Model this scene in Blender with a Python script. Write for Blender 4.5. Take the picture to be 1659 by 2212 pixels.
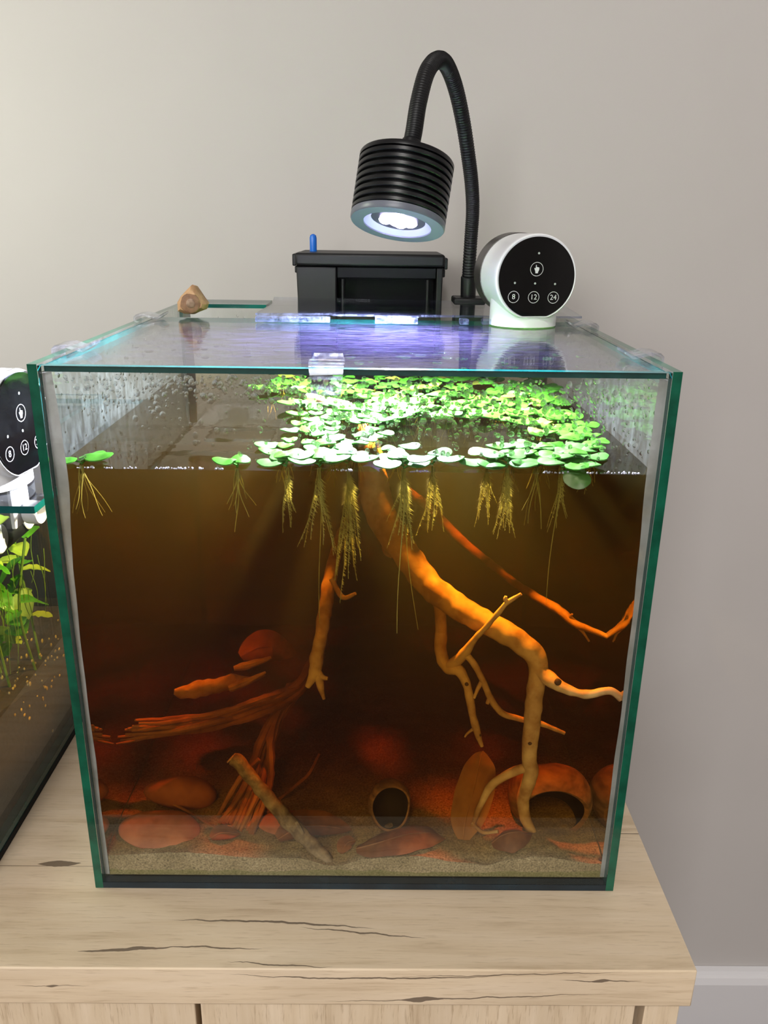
import bpy, math, random
from mathutils import Vector, Matrix, noise as mnoise

R_ = random.Random(7)
for o in list(bpy.data.objects):
    bpy.data.objects.remove(o)
scene = bpy.context.scene
COL = scene.collection

# ------------------------------------------------------------------ camera
FPX, PITCH, YAW, ROLL = 1767.57, 0.340183, 0.009924, 0.013781
CAM = Vector((0.009999, -0.374425, 0.365189))
_cy, _sy, _cp, _sp = math.cos(YAW), math.sin(YAW), math.cos(PITCH), math.sin(PITCH)
FWD = Vector((_sy * _cp, _cy * _cp, -_sp))
_rt = Vector((_cy, -_sy, 0))
_up = _rt.cross(FWD)
RT = math.cos(ROLL) * _rt + math.sin(ROLL) * _up
UP = -math.sin(ROLL) * _rt + math.cos(ROLL) * _up
cam = bpy.data.cameras.new('camera')
cam.sensor_fit = 'HORIZONTAL'
cam.sensor_width = 36.0
cam.lens = FPX / 1659 * 36.0
cam.clip_start = 0.01
cam_o = bpy.data.objects.new('camera', cam)
COL.objects.link(cam_o)
M3 = Matrix((RT, UP, -FWD)).transposed()
cam_o.matrix_world = Matrix.Translation(CAM) @ M3.to_4x4()
scene.camera = cam_o


def _ray(x, y):
    return FWD + RT * ((x - 829.5) / FPX) - UP * ((y - 1106) / FPX)


def P(x, y, Y):          # a point of the place at depth Y
    d = _ray(x, y)
    return CAM + d * ((Y - CAM.y) / d.y)


def PZ(x, y, z):         # a point at height z
    d = _ray(x, y)
    return CAM + d * ((z - CAM.z) / d.z)


# ------------------------------------------------------------------ world, exposure
w = bpy.data.worlds.new('world')
scene.world = w
w.use_nodes = True
w.node_tree.nodes['Background'].inputs[0].default_value = (0.85, 0.92, 1.0, 1)
w.node_tree.nodes['Background'].inputs[1].default_value = 0.25
vs = scene.view_settings
vs.view_transform = 'Standard'
vs.look = 'None'
vs.gamma = 1.0
vs.exposure = 0.0
vs.use_curve_mapping = False
cy = scene.cycles
cy.use_denoising = True
cy.max_bounces = 10
cy.diffuse_bounces = 4
cy.glossy_bounces = 4
cy.transmission_bounces = 8
cy.volume_bounces = 1
cy.transparent_max_bounces = 48
cy.caustics_reflective = False
cy.caustics_refractive = False
cy.sample_clamp_indirect = 4.0


def light(name, kind, loc, direction, energy, color, **kw):
    l = bpy.data.lights.new(name, kind)
    l.energy = energy
    l.color = color
    for k, v in kw.items():
        setattr(l, k, v)
    o = bpy.data.objects.new(name, l)
    COL.objects.link(o)
    o.location = loc
    o.rotation_euler = Vector(direction).to_track_quat('-Z', 'Y').to_euler()
    return o


FLOOR = -0.589
WALLY = 0.40
# daylight through the window of the right-hand wall and a second one behind the photographer
light('window_daylight', 'AREA', (1.93, -1.25, 1.05), (-1, 0.55, -0.40), 7, (1.0, 0.99, 0.98), shape='RECTANGLE', size=1.3, size_y=1.25)
light('window_daylight.001', 'AREA', (-0.7, -3.12, 1.00), (0.2, 1, -0.25), 74, (1.0, 0.99, 0.985), shape='RECTANGLE', size=1.3, size_y=1.2)
# added overhead fill to brighten the sideboard top; no lamp known there
light('overhead_fill_light', 'AREA', (-0.25, -1.6, 1.90), (0, 0.15, -1), 24, (1.0, 0.97, 0.93), shape='DISK', size=0.45)
# the lamp over the planted tank on the left (out of the frame)
light('planted_tank_lamp_light', 'POINT', (-0.44, 0.08, 0.46), (0, 0, -1), 3.0, (0.92, 1.0, 0.82), shadow_soft_size=0.06)

# ------------------------------------------------------------------ helpers


def lin(r, g, b):
    f = lambda c: (c / 255 / 12.92) if c <= 10 else ((c / 255 + 0.055) / 1.055) ** 2.4
    return (f(r), f(g), f(b), 1)


class MB:
    def __init__(s):
        s.v, s.f, s.m = [], [], []

    def add(s, vs, fs, mi=0):
        n = len(s.v)
        s.v += [tuple(v) for v in vs]
        s.f += [tuple(i + n for i in f) for f in fs]
        s.m += [mi] * len(fs)
        return s

    def box(s, x0, x1, y0, y1, z0, z1, mi=0, faces=None):
        vs = [(x0, y0, z0), (x1, y0, z0), (x1, y1, z0), (x0, y1, z0), (x0, y0, z1), (x1, y0, z1), (x1, y1, z1), (x0, y1, z1)]
        fs = [(0, 3, 2, 1), (4, 5, 6, 7), (0, 1, 5, 4), (2, 3, 7, 6), (1, 2, 6, 5), (3, 0, 4, 7)]  # bottom top front back right left
        n = len(s.f)
        s.add(vs, fs, mi)
        if faces:
            for k, i in faces.items():
                s.m[n + ['bottom', 'top', 'front', 'back', 'right', 'left'].index(k)] = i
        return s

    def tube(s, pts, rad, n=10, mi=0, cap=True, wob=0.0, wsc=60.0, flat=1.0, twist=0.0):
        pts = [Vector(p) for p in pts]
        if not hasattr(rad, '__len__'):
            rad = [rad] * len(pts)
        t0 = (pts[1] - pts[0]).normalized()
        a = Vector((0, 0, 1)) if abs(t0.z) < 0.9 else Vector((1, 0, 0))
        u = t0.cross(a).normalized()
        vs, fs = [], []
        for i, p in enumerate(pts):
            t = (pts[min(i + 1, len(pts) - 1)] - pts[max(i - 1, 0)])
            t = t.normalized() if t.length > 0 else t0
            u = (u - t * u.dot(t)).normalized()
            b = t.cross(u)
            for k in range(n):
                an = 2 * math.pi * k / n + twist * i
                d = u * math.cos(an) * flat + b * math.sin(an)
                r = rad[i]
                if wob:
                    r *= 1 + wob * mnoise.noise((p + d * r) * wsc)
                vs.append(p + d * r)
        for i in range(len(pts) - 1):
            for k in range(n):
                k2 = (k + 1) % n
                fs.append((i * n + k, i * n + k2, (i + 1) * n + k2, (i + 1) * n + k))
        if cap:
            fs.append(tuple(range(n))[::-1])
            fs.append(tuple((len(pts) - 1) * n + k for k in range(n)))
        return s.add(vs, fs, mi)

    def lathe(s, prof, n=48, org=(0, 0, 0), ax=None, mi=0, close=False, caps=True):
        """prof: list of (r, h) about the axis ax (default z)"""
        org = Vector(org)
        q = Vector((0, 0, 1)).rotation_difference(Vector(ax)).to_matrix() if ax is not None else Matrix.Identity(3)
        vs, fs = [], []
        for r, h in prof:
            for k in range(n):
                a = 2 * math.pi * k / n
                vs.append(org + q @ Vector((r * math.cos(a), r * math.sin(a), h)))
        m = len(prof)
        for i in range(m if close else m - 1):
            j = (i + 1) % m
            for k in range(n):
                k2 = (k + 1) % n
                fs.append((i * n + k, i * n + k2, j * n + k2, j * n + k))
        if not close and caps:
            if prof[0][0] > 1e-6:
                fs.append(tuple(range(n))[::-1])
            if prof[-1][0] > 1e-6:
                fs.append(tuple((m - 1) * n + k for k in range(n)))
        return s.add(vs, fs, mi)

    def prism(s, poly, ext, mi=0):
        """poly: list of 3-D points (planar), ext: extrusion vector"""
        n = len(poly)
        e = Vector(ext)
        vs = [Vector(p) for p in poly] + [Vector(p) + e for p in poly]
        fs = [tuple(range(n))[::-1], tuple(range(n, 2 * n))] + [(k, (k + 1) % n, n + (k + 1) % n, n + k) for k in range(n)]
        return s.add(vs, fs, mi)

    def blob(s, c, rx, ry, rz, nu=20, nv=12, wob=0.0, wsc=40, mi=0, flatz=None):
        c = Vector(c)
        vs, fs = [], []
        for j in range(nv + 1):
            ph = math.pi * j / nv
            for i in range(nu):
                a = 2 * math.pi * i / nu
                d = Vector((math.sin(ph) * math.cos(a), math.sin(ph) * math.sin(a), math.cos(ph)))
                k = 1 + (wob * mnoise.noise((c + Vector((d.x * rx, d.y * ry, d.z * rz))) * wsc) if wob else 0)
                vs.append(c + Vector((d.x * rx, d.y * ry, d.z * rz)) * k)
        for j in range(nv):
            for i in range(nu):
                i2 = (i + 1) % nu
                fs.append((j * nu + i, (j + 1) * nu + i, (j + 1) * nu + i2, j * nu + i2))
        return s.add(vs, fs, mi)

    def mesh(s, name, mats, off=(0, 0, 0), smooth=True):
        o = Vector(off)
        me = bpy.data.meshes.new(name)
        me.from_pydata([Vector(v) - o for v in s.v], [], s.f)
        for m in (mats if isinstance(mats, (list, tuple)) else [mats]):
            me.materials.append(m)
        me.polygons.foreach_set('material_index', s.m)
        me.validate()
        me.update()
        if smooth:
            me.polygons.foreach_set('use_smooth', [True] * len(me.polygons))
            try:
                me.set_sharp_from_angle(angle=math.radians(38))
            except Exception:
                pass
        return me

    def build(s, name, mats, parent=None, smooth=True, bevel=0, seg=2, label=None):
        off = parent.location if parent is not None else (0, 0, 0)
        if parent is not None and parent.parent is not None:
            off = Vector(parent.location) + Vector(parent.parent.location)
        o = bpy.data.objects.new(name, s.mesh(name, mats, off, smooth))
        COL.objects.link(o)
        o.parent = parent
        if bevel:
            b = o.modifiers.new('bevel', 'BEVEL')
            b.width = bevel
            b.segments = seg
            b.limit_method = 'ANGLE'
            b.angle_limit = math.radians(40)
        if label:
            o['label'] = label
        return o


def tag(o, label=None, cat=None, group=None, kind=None):
    if label:
        o['label'] = label
    if cat:
        o['category'] = cat
    if group:
        o['group'] = group
    if kind:
        o['kind'] = kind
    return o


def empty(name, loc, label=None, cat=None, group=None, kind=None):
    o = bpy.data.objects.new(name, None)
    COL.objects.link(o)
    o.location = loc
    o.empty_display_size = 0.01
    return tag(o, label, cat, group, kind)


def spline(pts, n=8):
    """Catmull-Rom through tuples of any length"""
    p = [tuple(q) for q in pts]
    p = [tuple(2 * a - b for a, b in zip(p[0], p[1]))] + p + [tuple(2 * a - b for a, b in zip(p[-1], p[-2]))]
    out = []
    for i in range(1, len(p) - 2):
        for k in range(n):
            t = k / n
            out.append(tuple(0.5 * (2 * b + (c - a) * t + (2 * a - 5 * b + 4 * c - d) * t * t + (3 * b - a - 3 * c + d) * t ** 3)
                             for a, b, c, d in zip(p[i - 1], p[i], p[i + 1], p[i + 2])))
    out.append(p[-2])
    return out


# ------------------------------------------------------------------ materials
class NT:
    def __init__(s, name):
        s.m = bpy.data.materials.new(name)
        s.m.use_nodes = True
        s.t = s.m.node_tree
        s.t.nodes.clear()
        s.out = s.n('ShaderNodeOutputMaterial')

    def n(s, typ, **kw):
        nd = s.t.nodes.new(typ)
        for k, v in kw.items():
            if k.startswith('i_'):
                key = k[2:].replace('_', ' ')
                (nd.inputs[int(key)] if key.isdigit() else nd.inputs[key]).default_value = v
            else:
                setattr(nd, k, v)
        return nd

    def l(s, a, b):
        s.t.links.new(a, b)

    def math(s, op, a, b=None, c=None):
        nd = s.n('ShaderNodeMath', operation=op)
        for i, x in enumerate((a, b, c)):
            if x is None:
                continue
            if isinstance(x, (int, float)):
                nd.inputs[i].default_value = x
            else:
                s.l(x, nd.inputs[i])
        return nd.outputs[0]

    def mix(s, f, a, b):
        nd = s.n('ShaderNodeMix', data_type='RGBA')
        for sock, x in ((nd.inputs[0], f), (nd.inputs[6], a), (nd.inputs[7], b)):
            if isinstance(x, (int, float, tuple)):
                sock.default_value = x
            else:
                s.l(x, sock)
        return nd.outputs[2]

    def noise(s, vec, scale, detail=4, rough=0.55, dist=0.0):
        nd = s.n('ShaderNodeTexNoise')
        nd.inputs['Scale'].default_value = scale
        nd.inputs['Detail'].default_value = detail
        nd.inputs['Roughness'].default_value = rough
        nd.inputs['Distortion'].default_value = dist
        s.l(vec, nd.inputs['Vector'])
        return nd.outputs[0]

    def coords(s, stretch=(1, 1, 1), world=True):
        if world:
            v = s.n('ShaderNodeNewGeometry').outputs['Position']
        else:
            v = s.n('ShaderNodeTexCoord').outputs['Object']
        mp = s.n('ShaderNodeMapping')
        mp.inputs['Scale'].default_value = stretch
        s.l(v, mp.inputs['Vector'])
        return mp.outputs[0]

    def ramp(s, f, stops):
        nd = s.n('ShaderNodeValToRGB')
        e = nd.color_ramp.elements
        while len(e) > 1:
            e.remove(e[-1])
        e[0].position, e[0].color = stops[0]
        for p, c in stops[1:]:
            x = e.new(p)
            x.color = c
        s.l(f, nd.inputs[0])
        return nd.outputs[0]

    def bump(s, h, strength=0.3, dist=0.001):
        nd = s.n('ShaderNodeBump')
        nd.inputs['Strength'].default_value = strength
        nd.inputs['Distance'].default_value = dist
        s.l(h, nd.inputs['Height'])
        return nd.outputs[0]

    def schlick(s, f0=0.04, normal=None):
        lw = s.n('ShaderNodeLayerWeight')
        lw.inputs[0].default_value = 0.5
        if normal is not None:
            s.l(normal, lw.inputs['Normal'])
        p = s.math('POWER', lw.outputs['Facing'], 5)
        return s.math('MULTIPLY_ADD', p, 1 - f0, f0)


def pbr(name, c1, c2=None, scale=30, stretch=(1, 1, 1), rough=0.5, bump=0.0, bdist=0.001, metal=0.0, spec=0.5, world=False, lo=0.35, hi=0.65, coat=0.0, trans=0.0):
    t = NT(name)
    b = t.n('ShaderNodeBsdfPrincipled')
    b.inputs['Roughness'].default_value = rough
    b.inputs['Metallic'].default_value = metal
    b.inputs['Specular IOR Level'].default_value = spec
    b.inputs['Coat Weight'].default_value = coat
    if c2 is None:
        b.inputs['Base Color'].default_value = c1
    if c2 is not None or bump:
        nz = t.noise(t.coords(stretch, world), scale)
    if c2 is not None:
        t.l(t.ramp(nz, [(lo, c1), (hi, c2)]), b.inputs['Base Color'])
    if bump:
        t.l(t.bump(nz, bump, bdist), b.inputs['Normal'])
    if trans:
        tr = t.n('ShaderNodeBsdfTranslucent')
        if c2 is None:
            tr.inputs[0].default_value = c1
        else:
            t.l(t.ramp(nz, [(lo, c1), (hi, c2)]), tr.inputs[0])
        mx = t.n('ShaderNodeMixShader')
        mx.inputs[0].default_value = trans
        t.l(b.outputs[0], mx.inputs[1])
        t.l(tr.outputs[0], mx.inputs[2])
        t.l(mx.outputs[0], t.out.inputs[0])
    else:
        t.l(b.outputs[0], t.out.inputs[0])
    return t.m


def glass(name, tint=(0.97, 0.99, 0.975, 1), f0=0.04, film=0.0, rough=0.0, wavy=0.0, film_col=(0.8, 0.85, 0.9, 1), film_scale=(30, 60, 30), above=None):
    """a clear pane: what lies behind shows straight through, the surface mirrors by angle"""
    t = NT(name)
    tr = t.n('ShaderNodeBsdfTransparent')
    tr.inputs[0].default_value = tint
    gl = t.n('ShaderNodeBsdfGlossy')
    gl.inputs['Roughness'].default_value = rough
    nrm = None
    if wavy:
        nrm = t.bump(t.noise(t.coords(film_scale), 4, 3), wavy, 0.001)
        t.l(nrm, gl.inputs['Normal'])
    mx = t.n('ShaderNodeMixShader')
    t.l(t.schlick(f0), mx.inputs[0])
    t.l(tr.outputs[0], mx.inputs[1])
    t.l(gl.outputs[0], mx.inputs[2])
    last = mx.outputs[0]
    if film:
        df = t.n('ShaderNodeBsdfDiffuse')
        df.inputs[0].default_value = film_col
        ts = t.n('ShaderNodeBsdfTranslucent')
        ts.inputs[0].default_value = film_col
        m3 = t.n('ShaderNodeMixShader')
        m3.inputs[0].default_value = 0.5
        t.l(df.outputs[0], m3.inputs[1])
        t.l(ts.outputs[0], m3.inputs[2])
        m2 = t.n('ShaderNodeMixShader')
        nz = t.noise(t.coords(film_scale), 6, 5, 0.65, 0.6)
        k = t.ramp(nz, [(0.42, (0.06, 0.06, 0.06, 1)), (0.72, (1, 1, 1, 1))])
        fac = t.math('MULTIPLY', k, film)
        if above is not None:      # dried mist only where the pane stands clear of the water
            sp_ = t.n('ShaderNodeSeparateXYZ')
            t.l(t.n('ShaderNodeNewGeometry').outputs['Position'], sp_.inputs[0])
            fac = t.math('MULTIPLY', fac, t.math('GREATER_THAN', sp_.outputs[2], above))
        t.l(fac, m2.inputs[0])
        t.l(last, m2.inputs[1])
        t.l(m3.outputs[0], m2.inputs[2])
        last = m2.outputs[0]
    t.l(last, t.out.inputs[0])
    return t.m


def m_water():
    t = NT('tea_brown_water')
    tr = t.n('ShaderNodeBsdfTransparent')
    gl = t.n('ShaderNodeBsdfGlossy')
    gl.inputs['Roughness'].default_value = 0.02
    bp = t.bump(t.noise(t.coords((1, 1, 1)), 90, 2), 0.05, 0.001)
    t.l(bp, gl.inputs['Normal'])
    geo = t.n('ShaderNodeNewGeometry')
    sx = t.n('ShaderNodeSeparateXYZ')
    t.l(geo.outputs['True Normal'], sx.inputs[0])
    top = t.math('GREATER_THAN', t.math('ABSOLUTE', sx.outputs[2]), 0.5)
    f = t.math('MULTIPLY', t.schlick(0.02), top)
    # beyond the critical angle the upright faces of the water mirror totally
    lw = t.n('ShaderNodeLayerWeight')
    lw.inputs[0].default_value = 0.5
    tir = t.math('MULTIPLY', t.math('GREATER_THAN', lw.outputs['Facing'], 0.42), t.math('SUBTRACT', 1.0, top))
    f = t.math('MAXIMUM', f, tir)
    mx = t.n('ShaderNodeMixShader')
    t.l(f, mx.inputs[0])
    t.l(tr.outputs[0], mx.inputs[1])
    t.l(gl.outputs[0], mx.inputs[2])
    t.l(mx.outputs[0], t.out.inputs['Surface'])
    # tannin: takes blue first, then green
    ab = t.n('ShaderNodeVolumeAbsorption')
    SR, SG, SB = 9.0, 16.4, 38.5
    mxs = 40.0
    ab.inputs['Color'].default_value = (1 - SR / mxs, 1 - SG / mxs, 1 - SB / mxs, 1)
    ab.inputs['Density'].default_value = mxs
    sc = t.n('ShaderNodeVolumeScatter')
    sc.inputs['Color'].default_value = (0.95, 0.95, 0.45, 1)
    sc.inputs['Density'].default_value = 0.22
    sc.inputs['Anisotropy'].default_value = 0.2
    ad = t.n('ShaderNodeAddShader')
    t.l(ab.outputs[0], ad.inputs[0])
    t.l(sc.outputs[0], ad.inputs[1])
    t.l(ad.outputs[0], t.out.inputs['Volume'])
    return t.m


def m_oak(name, along='X'):
    """light greige oak laminate with dark drying cracks printed in it"""
    t = NT(name)
    st = {'X': (1, 14, 14), 'Z': (14, 14, 1)}[along]
    c = t.coords(st)
    n1 = t.noise(c, 9, 6, 0.6, 0.4)
    n2 = t.noise(t.coords(tuple(4 * x for x in st)), 14, 3, 0.6)
    n3 = t.noise(t.coords((1, 2.2, 2.2) if along == 'X' else (2.2, 2.2, 1)), 7, 3, 0.5)
    col = t.ramp(n1, [(0.25, lin(188, 165, 136)), (0.45, lin(214, 193, 164)), (0.62, lin(219, 199, 172)), (0.8, lin(229, 210, 184))])
    fine = t.ramp(n2, [(0.30, (0.62, 0.57, 0.52, 1)), (0.44, (1, 1, 1, 1))])
    mul = t.n('ShaderNodeMix', data_type='RGBA', blend_type='MULTIPLY')
    mul.inputs[0].default_value = 0.45 if along == 'X' else 0.7
    t.l(col, mul.inputs[6])
    t.l(fine, mul.inputs[7])
    big = t.ramp(n3, [(0.32, (0.74, 0.72, 0.70, 1)), (0.55, (1, 1, 1, 1))])
    mul2 = t.n('ShaderNodeMix', data_type='RGBA', blend_type='MULTIPLY')
    mul2.inputs[0].default_value = 0.55
    t.l(mul.outputs[2], mul2.inputs[6])
    t.l(big, mul2.inputs[7])
    last = mul2.outputs[2]
    if along == 'X':
        geo = t.n('ShaderNodeNewGeometry')
        sx = t.n('ShaderNodeSeparateXYZ')
        t.l(geo.outputs['Position'], sx.inputs[0])
        X, Y, Z = sx.outputs
        wob = t.math('MULTIPLY', t.math('SUBTRACT', t.noise(t.coords((1, 1, 1)), 60, 3), 0.5), 0.004)
        Yw, Zw = t.math('ADD', Y, wob), t.math('ADD', Z, wob)
        mask = None

        def crack(xc, half, c0, slope, curv, wid, V, gate):
            dx = t.math('SUBTRACT', X, xc)
            u = t.math('DIVIDE', dx, half)
            u2 = t.math('MULTIPLY', u, u)
            yy = t.math('ADD', t.math('MULTIPLY_ADD', dx, slope, c0), t.math('MULTIPLY', u2, curv))
            d = t.math('ABSOLUTE', t.math('SUBTRACT', V, yy))
            ww = t.math('MULTIPLY', t.math('MAXIMUM', t.math('SUBTRACT', 1.0, u2), 0.0), wid)
            k = t.math('LESS_THAN', d, ww)
            return t.math('MULTIPLY', k, gate)
        topg = t.math('GREATER_THAN', Z, -0.0008)
        fr = t.math('LESS_THAN', Z, -0.0008)
        one = t.math('LESS_THAN', Y, 9.0)
        L = [(-0.045, 0.058, -0.0235, -0.05, -0.0018, 0.0007, Yw, topg), (0.005, 0.035, -0.0305, -0.10, 0, 0.0005, Yw, topg),
             (-0.120, 0.026, -0.0420, 0.07, 0, 0.0010, Yw, topg), (-0.076, 0.028, -0.0405, -0.015, 0, 0.0005, Yw, topg),
             (-0.038, 0.028, -0.0510, -0.06, 0, 0.0004, Yw, topg),
             (0.010, 0.075, -0.0062, 0.004, 0.0030, 0.0005, Zw, fr), (0.085, 0.06, -0.0030, 0.03, 0, 0.0003, Zw, fr),
             (0.060, 0.075, -0.0195, 0.045, 0, 0.0004, Zw, fr), (0.0364, 0.012, -0.0208, 0.02, 0, 0.0016, Zw, fr),
             (0.1297, 0.0055, -0.0074, 0.0, 0, 0.0012, Zw, fr), (0.1297, 0.022, -0.0074, -0.01, 0, 0.0004, Zw, fr),
             (-0.1564, 0.004, -0.0122, 0.0, 0, 0.0007, Zw, fr), (-0.1564, 0.02, -0.0122, 0.0, 0, 0.0002, Zw, fr),
             (0.30, 0.30, 0.0478, 0.0, 0, 0.0004, Y, topg), (-0.33, 0.25, 0.0170, 0.0, 0, 0.0003, Y, topg), (-0.178, 0.013, 0.0190, 0.03, 0, 0.0022, Yw, topg)]
        for a in L:
            k = crack(*a)
            mask = k if mask is None else t.math('MAXIMUM', mask, k)
        last = t.mix(t.math('MULTIPLY', mask, 0.8), last, lin(70, 55, 45))
    b = t.n('ShaderNodeBsdfPrincipled')
    b.inputs['Roughness'].default_value = 0.5
    b.inputs['Specular IOR Level'].default_value = 0.35
    t.l(last, b.inputs['Base Color'])
    t.l(t.bump(n2, 0.15, 0.0004), b.inputs['Normal'])
    t.l(b.outputs[0], t.out.inputs[0])
    return t.m


def m_emit(name, col, s):
    t = NT(name)
    e = t.n('ShaderNodeEmission')
    e.inputs[0].default_value = col
    e.inputs[1].default_value = s
    t.l(e.outputs[0], t.out.inputs[0])
    return t.m


M = {}
M['wall'] = pbr('warm_grey_paint', lin(181, 176, 173), lin(186, 181, 178), scale=3, rough=0.85, bump=0.02, world=True)
M['room'] = pbr('room_paint', lin(196, 192, 187), rough=0.9)
M['ceiling'] = pbr('ceiling_paint', lin(225, 222, 216), rough=0.9)
M['skirt'] = pbr('grey_white_gloss_paint', lin(214, 212, 214), rough=0.35)
M['floor'] = pbr('brown_floor_wood', lin(66, 40, 25), lin(90, 58, 36), scale=8, stretch=(1, 12, 1), rough=0.75, spec=0.15, world=True)
M['oak'] = m_oak('greige_oak_laminate', 'X')
M['oakv'] = m_oak('greige_oak_laminate_upright', 'Z')
M['gap'] = pbr('near_black_inside', lin(20, 16, 13), rough=0.8)
M['pane'] = glass('clear_glass')
M['panefilm'] = glass('clear_glass_misted', film=0.05, above=0.2515, film_col=(0.7, 0.78, 0.75, 1), film_scale=(25, 25, 12))
M['lid'] = glass('clear_lid_glass', film=0.012, wavy=0.10, film_scale=(9, 40, 10), film_col=(0.42, 0.36, 1.0, 1))  # violet film colour stands in for the lamp's purple highlights
M['acryl'] = glass('clear_acrylic', tint=(0.95, 0.96, 0.98, 1), film=0.02, film_col=(0.45, 0.5, 1, 1))
M['edge'] = pbr('green_glass_edge', lin(8, 62, 46), lin(16, 88, 66), scale=60, rough=0.12)
M['edgeteal'] = pbr('teal_glass_edge', lin(8, 66, 66), lin(16, 90, 86), scale=40, rough=0.12)
M['edgedark'] = pbr('blue_black_glass_edge', lin(14, 26, 34), lin(22, 40, 50), scale=40, rough=0.15)
M['edgelite'] = glass('glow_tinted_acrylic_edge', tint=(0.8, 0.84, 0.95, 1), f0=0.06, film=0.10, film_col=(0.5, 0.6, 1.0, 1), film_scale=(40, 40, 40))  # blue in the film imitates lamp light glowing in the clear edges
M['silicone'] = pbr('white_silicone', lin(176, 172, 170), lin(150, 146, 140), scale=60, rough=0.4, trans=0.3)
M['water'] = m_water()
M['black'] = pbr('matt_black_plastic', lin(7, 7, 10), lin(10, 10, 14), scale=200, rough=0.45, spec=0.3)
M['blackin'] = pbr('shaded_black_plastic', lin(4, 4, 7), rough=0.6, spec=0.12)  # darker copy of the black plastic; outlet shade put into the colour
M['anod'] = pbr('black_anodised_metal', lin(9, 9, 13), rough=0.35, metal=0.0, spec=0.35)
M['lensring'] = pbr('grey_lamp_bezel', lin(96, 98, 110), rough=0.35)
M['reflector'] = pbr('pale_reflector', lin(170, 172, 190), rough=0.25)
M['led'] = m_emit('lit_led', (0.62, 0.56, 1.0, 1), 45)
M['blue'] = pbr('blue_plastic', lin(10, 110, 215), rough=0.25, trans=0.2)
M['white'] = pbr('white_plastic', lin(232, 233, 236), rough=0.32)
M['panel'] = pbr('black_gloss_panel', lin(5, 5, 7), rough=0.08)
M['hopper'] = pbr('smoky_hopper', lin(46, 42, 38), rough=0.35)
M['print'] = pbr('grey_print', lin(205, 205, 205), rough=0.5)
M['printdot'] = pbr('pale_dot', lin(165, 172, 168), rough=0.5)
M['clip'] = glass('clear_clip_plastic', tint=(0.93, 0.94, 0.97, 1), f0=0.08, film=0.08, film_col=(0.8, 0.82, 0.92, 1))

# ------------------------------------------------------------------ the room


def struct(name, mb, mat, parent=None, **kw):
    o = mb.build(name, mat, parent, **kw)
    if parent is None:
        o['kind'] = 'structure'
    return o


X0, X1, Y0, CEIL = -2.2, 2.0, -3.2, 1.95
struct('wall_back', MB().box(X0, X1, WALLY, WALLY + 0.1, FLOOR, CEIL), M['wall'], smooth=False)
struct('floor', MB().box(X0, X1, Y0, WALLY, FLOOR - 0.1, FLOOR), M['floor'], smooth=False)
struct('ceiling', MB().box(X0, X1, Y0, WALLY, CEIL, CEIL + 0.1), M['ceiling'], smooth=False)
struct('wall_left', MB().box(X0 - 0.1, X0, Y0, WALLY, FLOOR, CEIL), M['room'], smooth=False)
struct('wall_right', MB().box(X1, X1 + 0.1, Y0, WALLY, FLOOR, CEIL), M['room'], smooth=False)
struct('wall_front', MB().box(X0, X1, Y0 - 0.1, Y0, FLOOR, CEIL), M['room'], smooth=False)
prof = [(0, FLOOR), (-0.014, FLOOR), (-0.014, FLOOR + 0.066), (-0.011, FLOOR + 0.074), (-0.008, FLOOR + 0.076), (-0.006, FLOOR + 0.080), (0, FLOOR + 0.082)]
struct('baseboard_back', MB().prism([(X0, WALLY - 0.0005 + a, b) for a, b in prof], (X1 - X0, 0, 0)), M['skirt'], smooth=False)

# ------------------------------------------------------------------ sideboard
TH = 0.0250
CF = -0.0537
XL, XR = -0.75, 0.1797
CB = 0.385
cab = empty('sideboard', (-0.28, 0.16, FLOOR), 'pale oak laminate sideboard carrying both aquariums', 'cabinet')
MB().box(XL, XR, CF, CB, -TH, 0).build('top_panel', M['oak'], cab, bevel=0.0008)
BZ = FLOOR + 0.002
MB().box(0.157, XR - 0.004, CF + 0.004, CB - 0.01, BZ, -TH - 0.0005).build('side_panel', M['oakv'], cab, bevel=0.0006)
MB().box(XL + 0.004, XL + 0.027, CF + 0.004, CB - 0.01, BZ, -TH - 0.0005).build('side_panel', M['oakv'], cab, bevel=0.0006)
MB().box(XL + 0.03, 0.154, CF + 0.03, CB - 0.02, BZ + 0.05, -TH - 0.001).build('carcass', M['gap'], cab)
for a, b in ((-0.0815, 0.1522), (-0.318, -0.0845), (-0.555, -0.321), (-0.72, -0.558)):
    MB().box(a, b, CF + 0.0045, CF + 0.022, BZ + 0.06, -TH - 0.0012).build('door', M['oakv'], cab, bevel=0.0009)

# ------------------------------------------------------------------ the cube aquarium
H = 0.30224
G = 0.0045
WX = 0.15
DY = 0.300
tank = empty('cube_aquarium', (0, 0.15, 0.0002), 'rimless glass cube aquarium filled with tea-brown water', 'aquarium')
MB().box(-WX + G, WX - G, 0, DY, 0.0003, G, 2, {'top': 0}).build('bottom_pane', [M['pane'], M['edge'], M['edgedark']], tank, smooth=False)
MB().box(-WX, -WX + G, 0, DY, 0.0003, H, 0, {'front': 1, 'back': 1, 'top': 1, 'bottom': 1}).build('side_pane', [M['panefilm'], M['edge']], tank, smooth=False)
MB().box(WX - G, WX, 0, DY, 0.0003, H, 0, {'front': 1, 'back': 1, 'top': 1, 'bottom': 1}).build('side_pane', [M['panefilm'], M['edge']], tank, smooth=False)
MB().box(-WX + G + 0.0002, WX - G - 0.0002, 0, G, G + 0.0002, H - 0.0006, 0, {'top': 1, 'bottom': 2, 'left': 1, 'right': 1}).build('front_pane', [M['pane'], M['edgeteal'], M['edgedark']], tank, smooth=False)
MB().box(-WX + G + 0.0002, WX - G - 0.0002, DY - G, DY, G + 0.0002, H - 0.0006, 0, {'top': 1, 'bottom': 1, 'left': 1, 'right': 1}).build('back_pane', [M['panefilm'], M['edgeteal']], tank, smooth=False)
ZW = 0.2515
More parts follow.
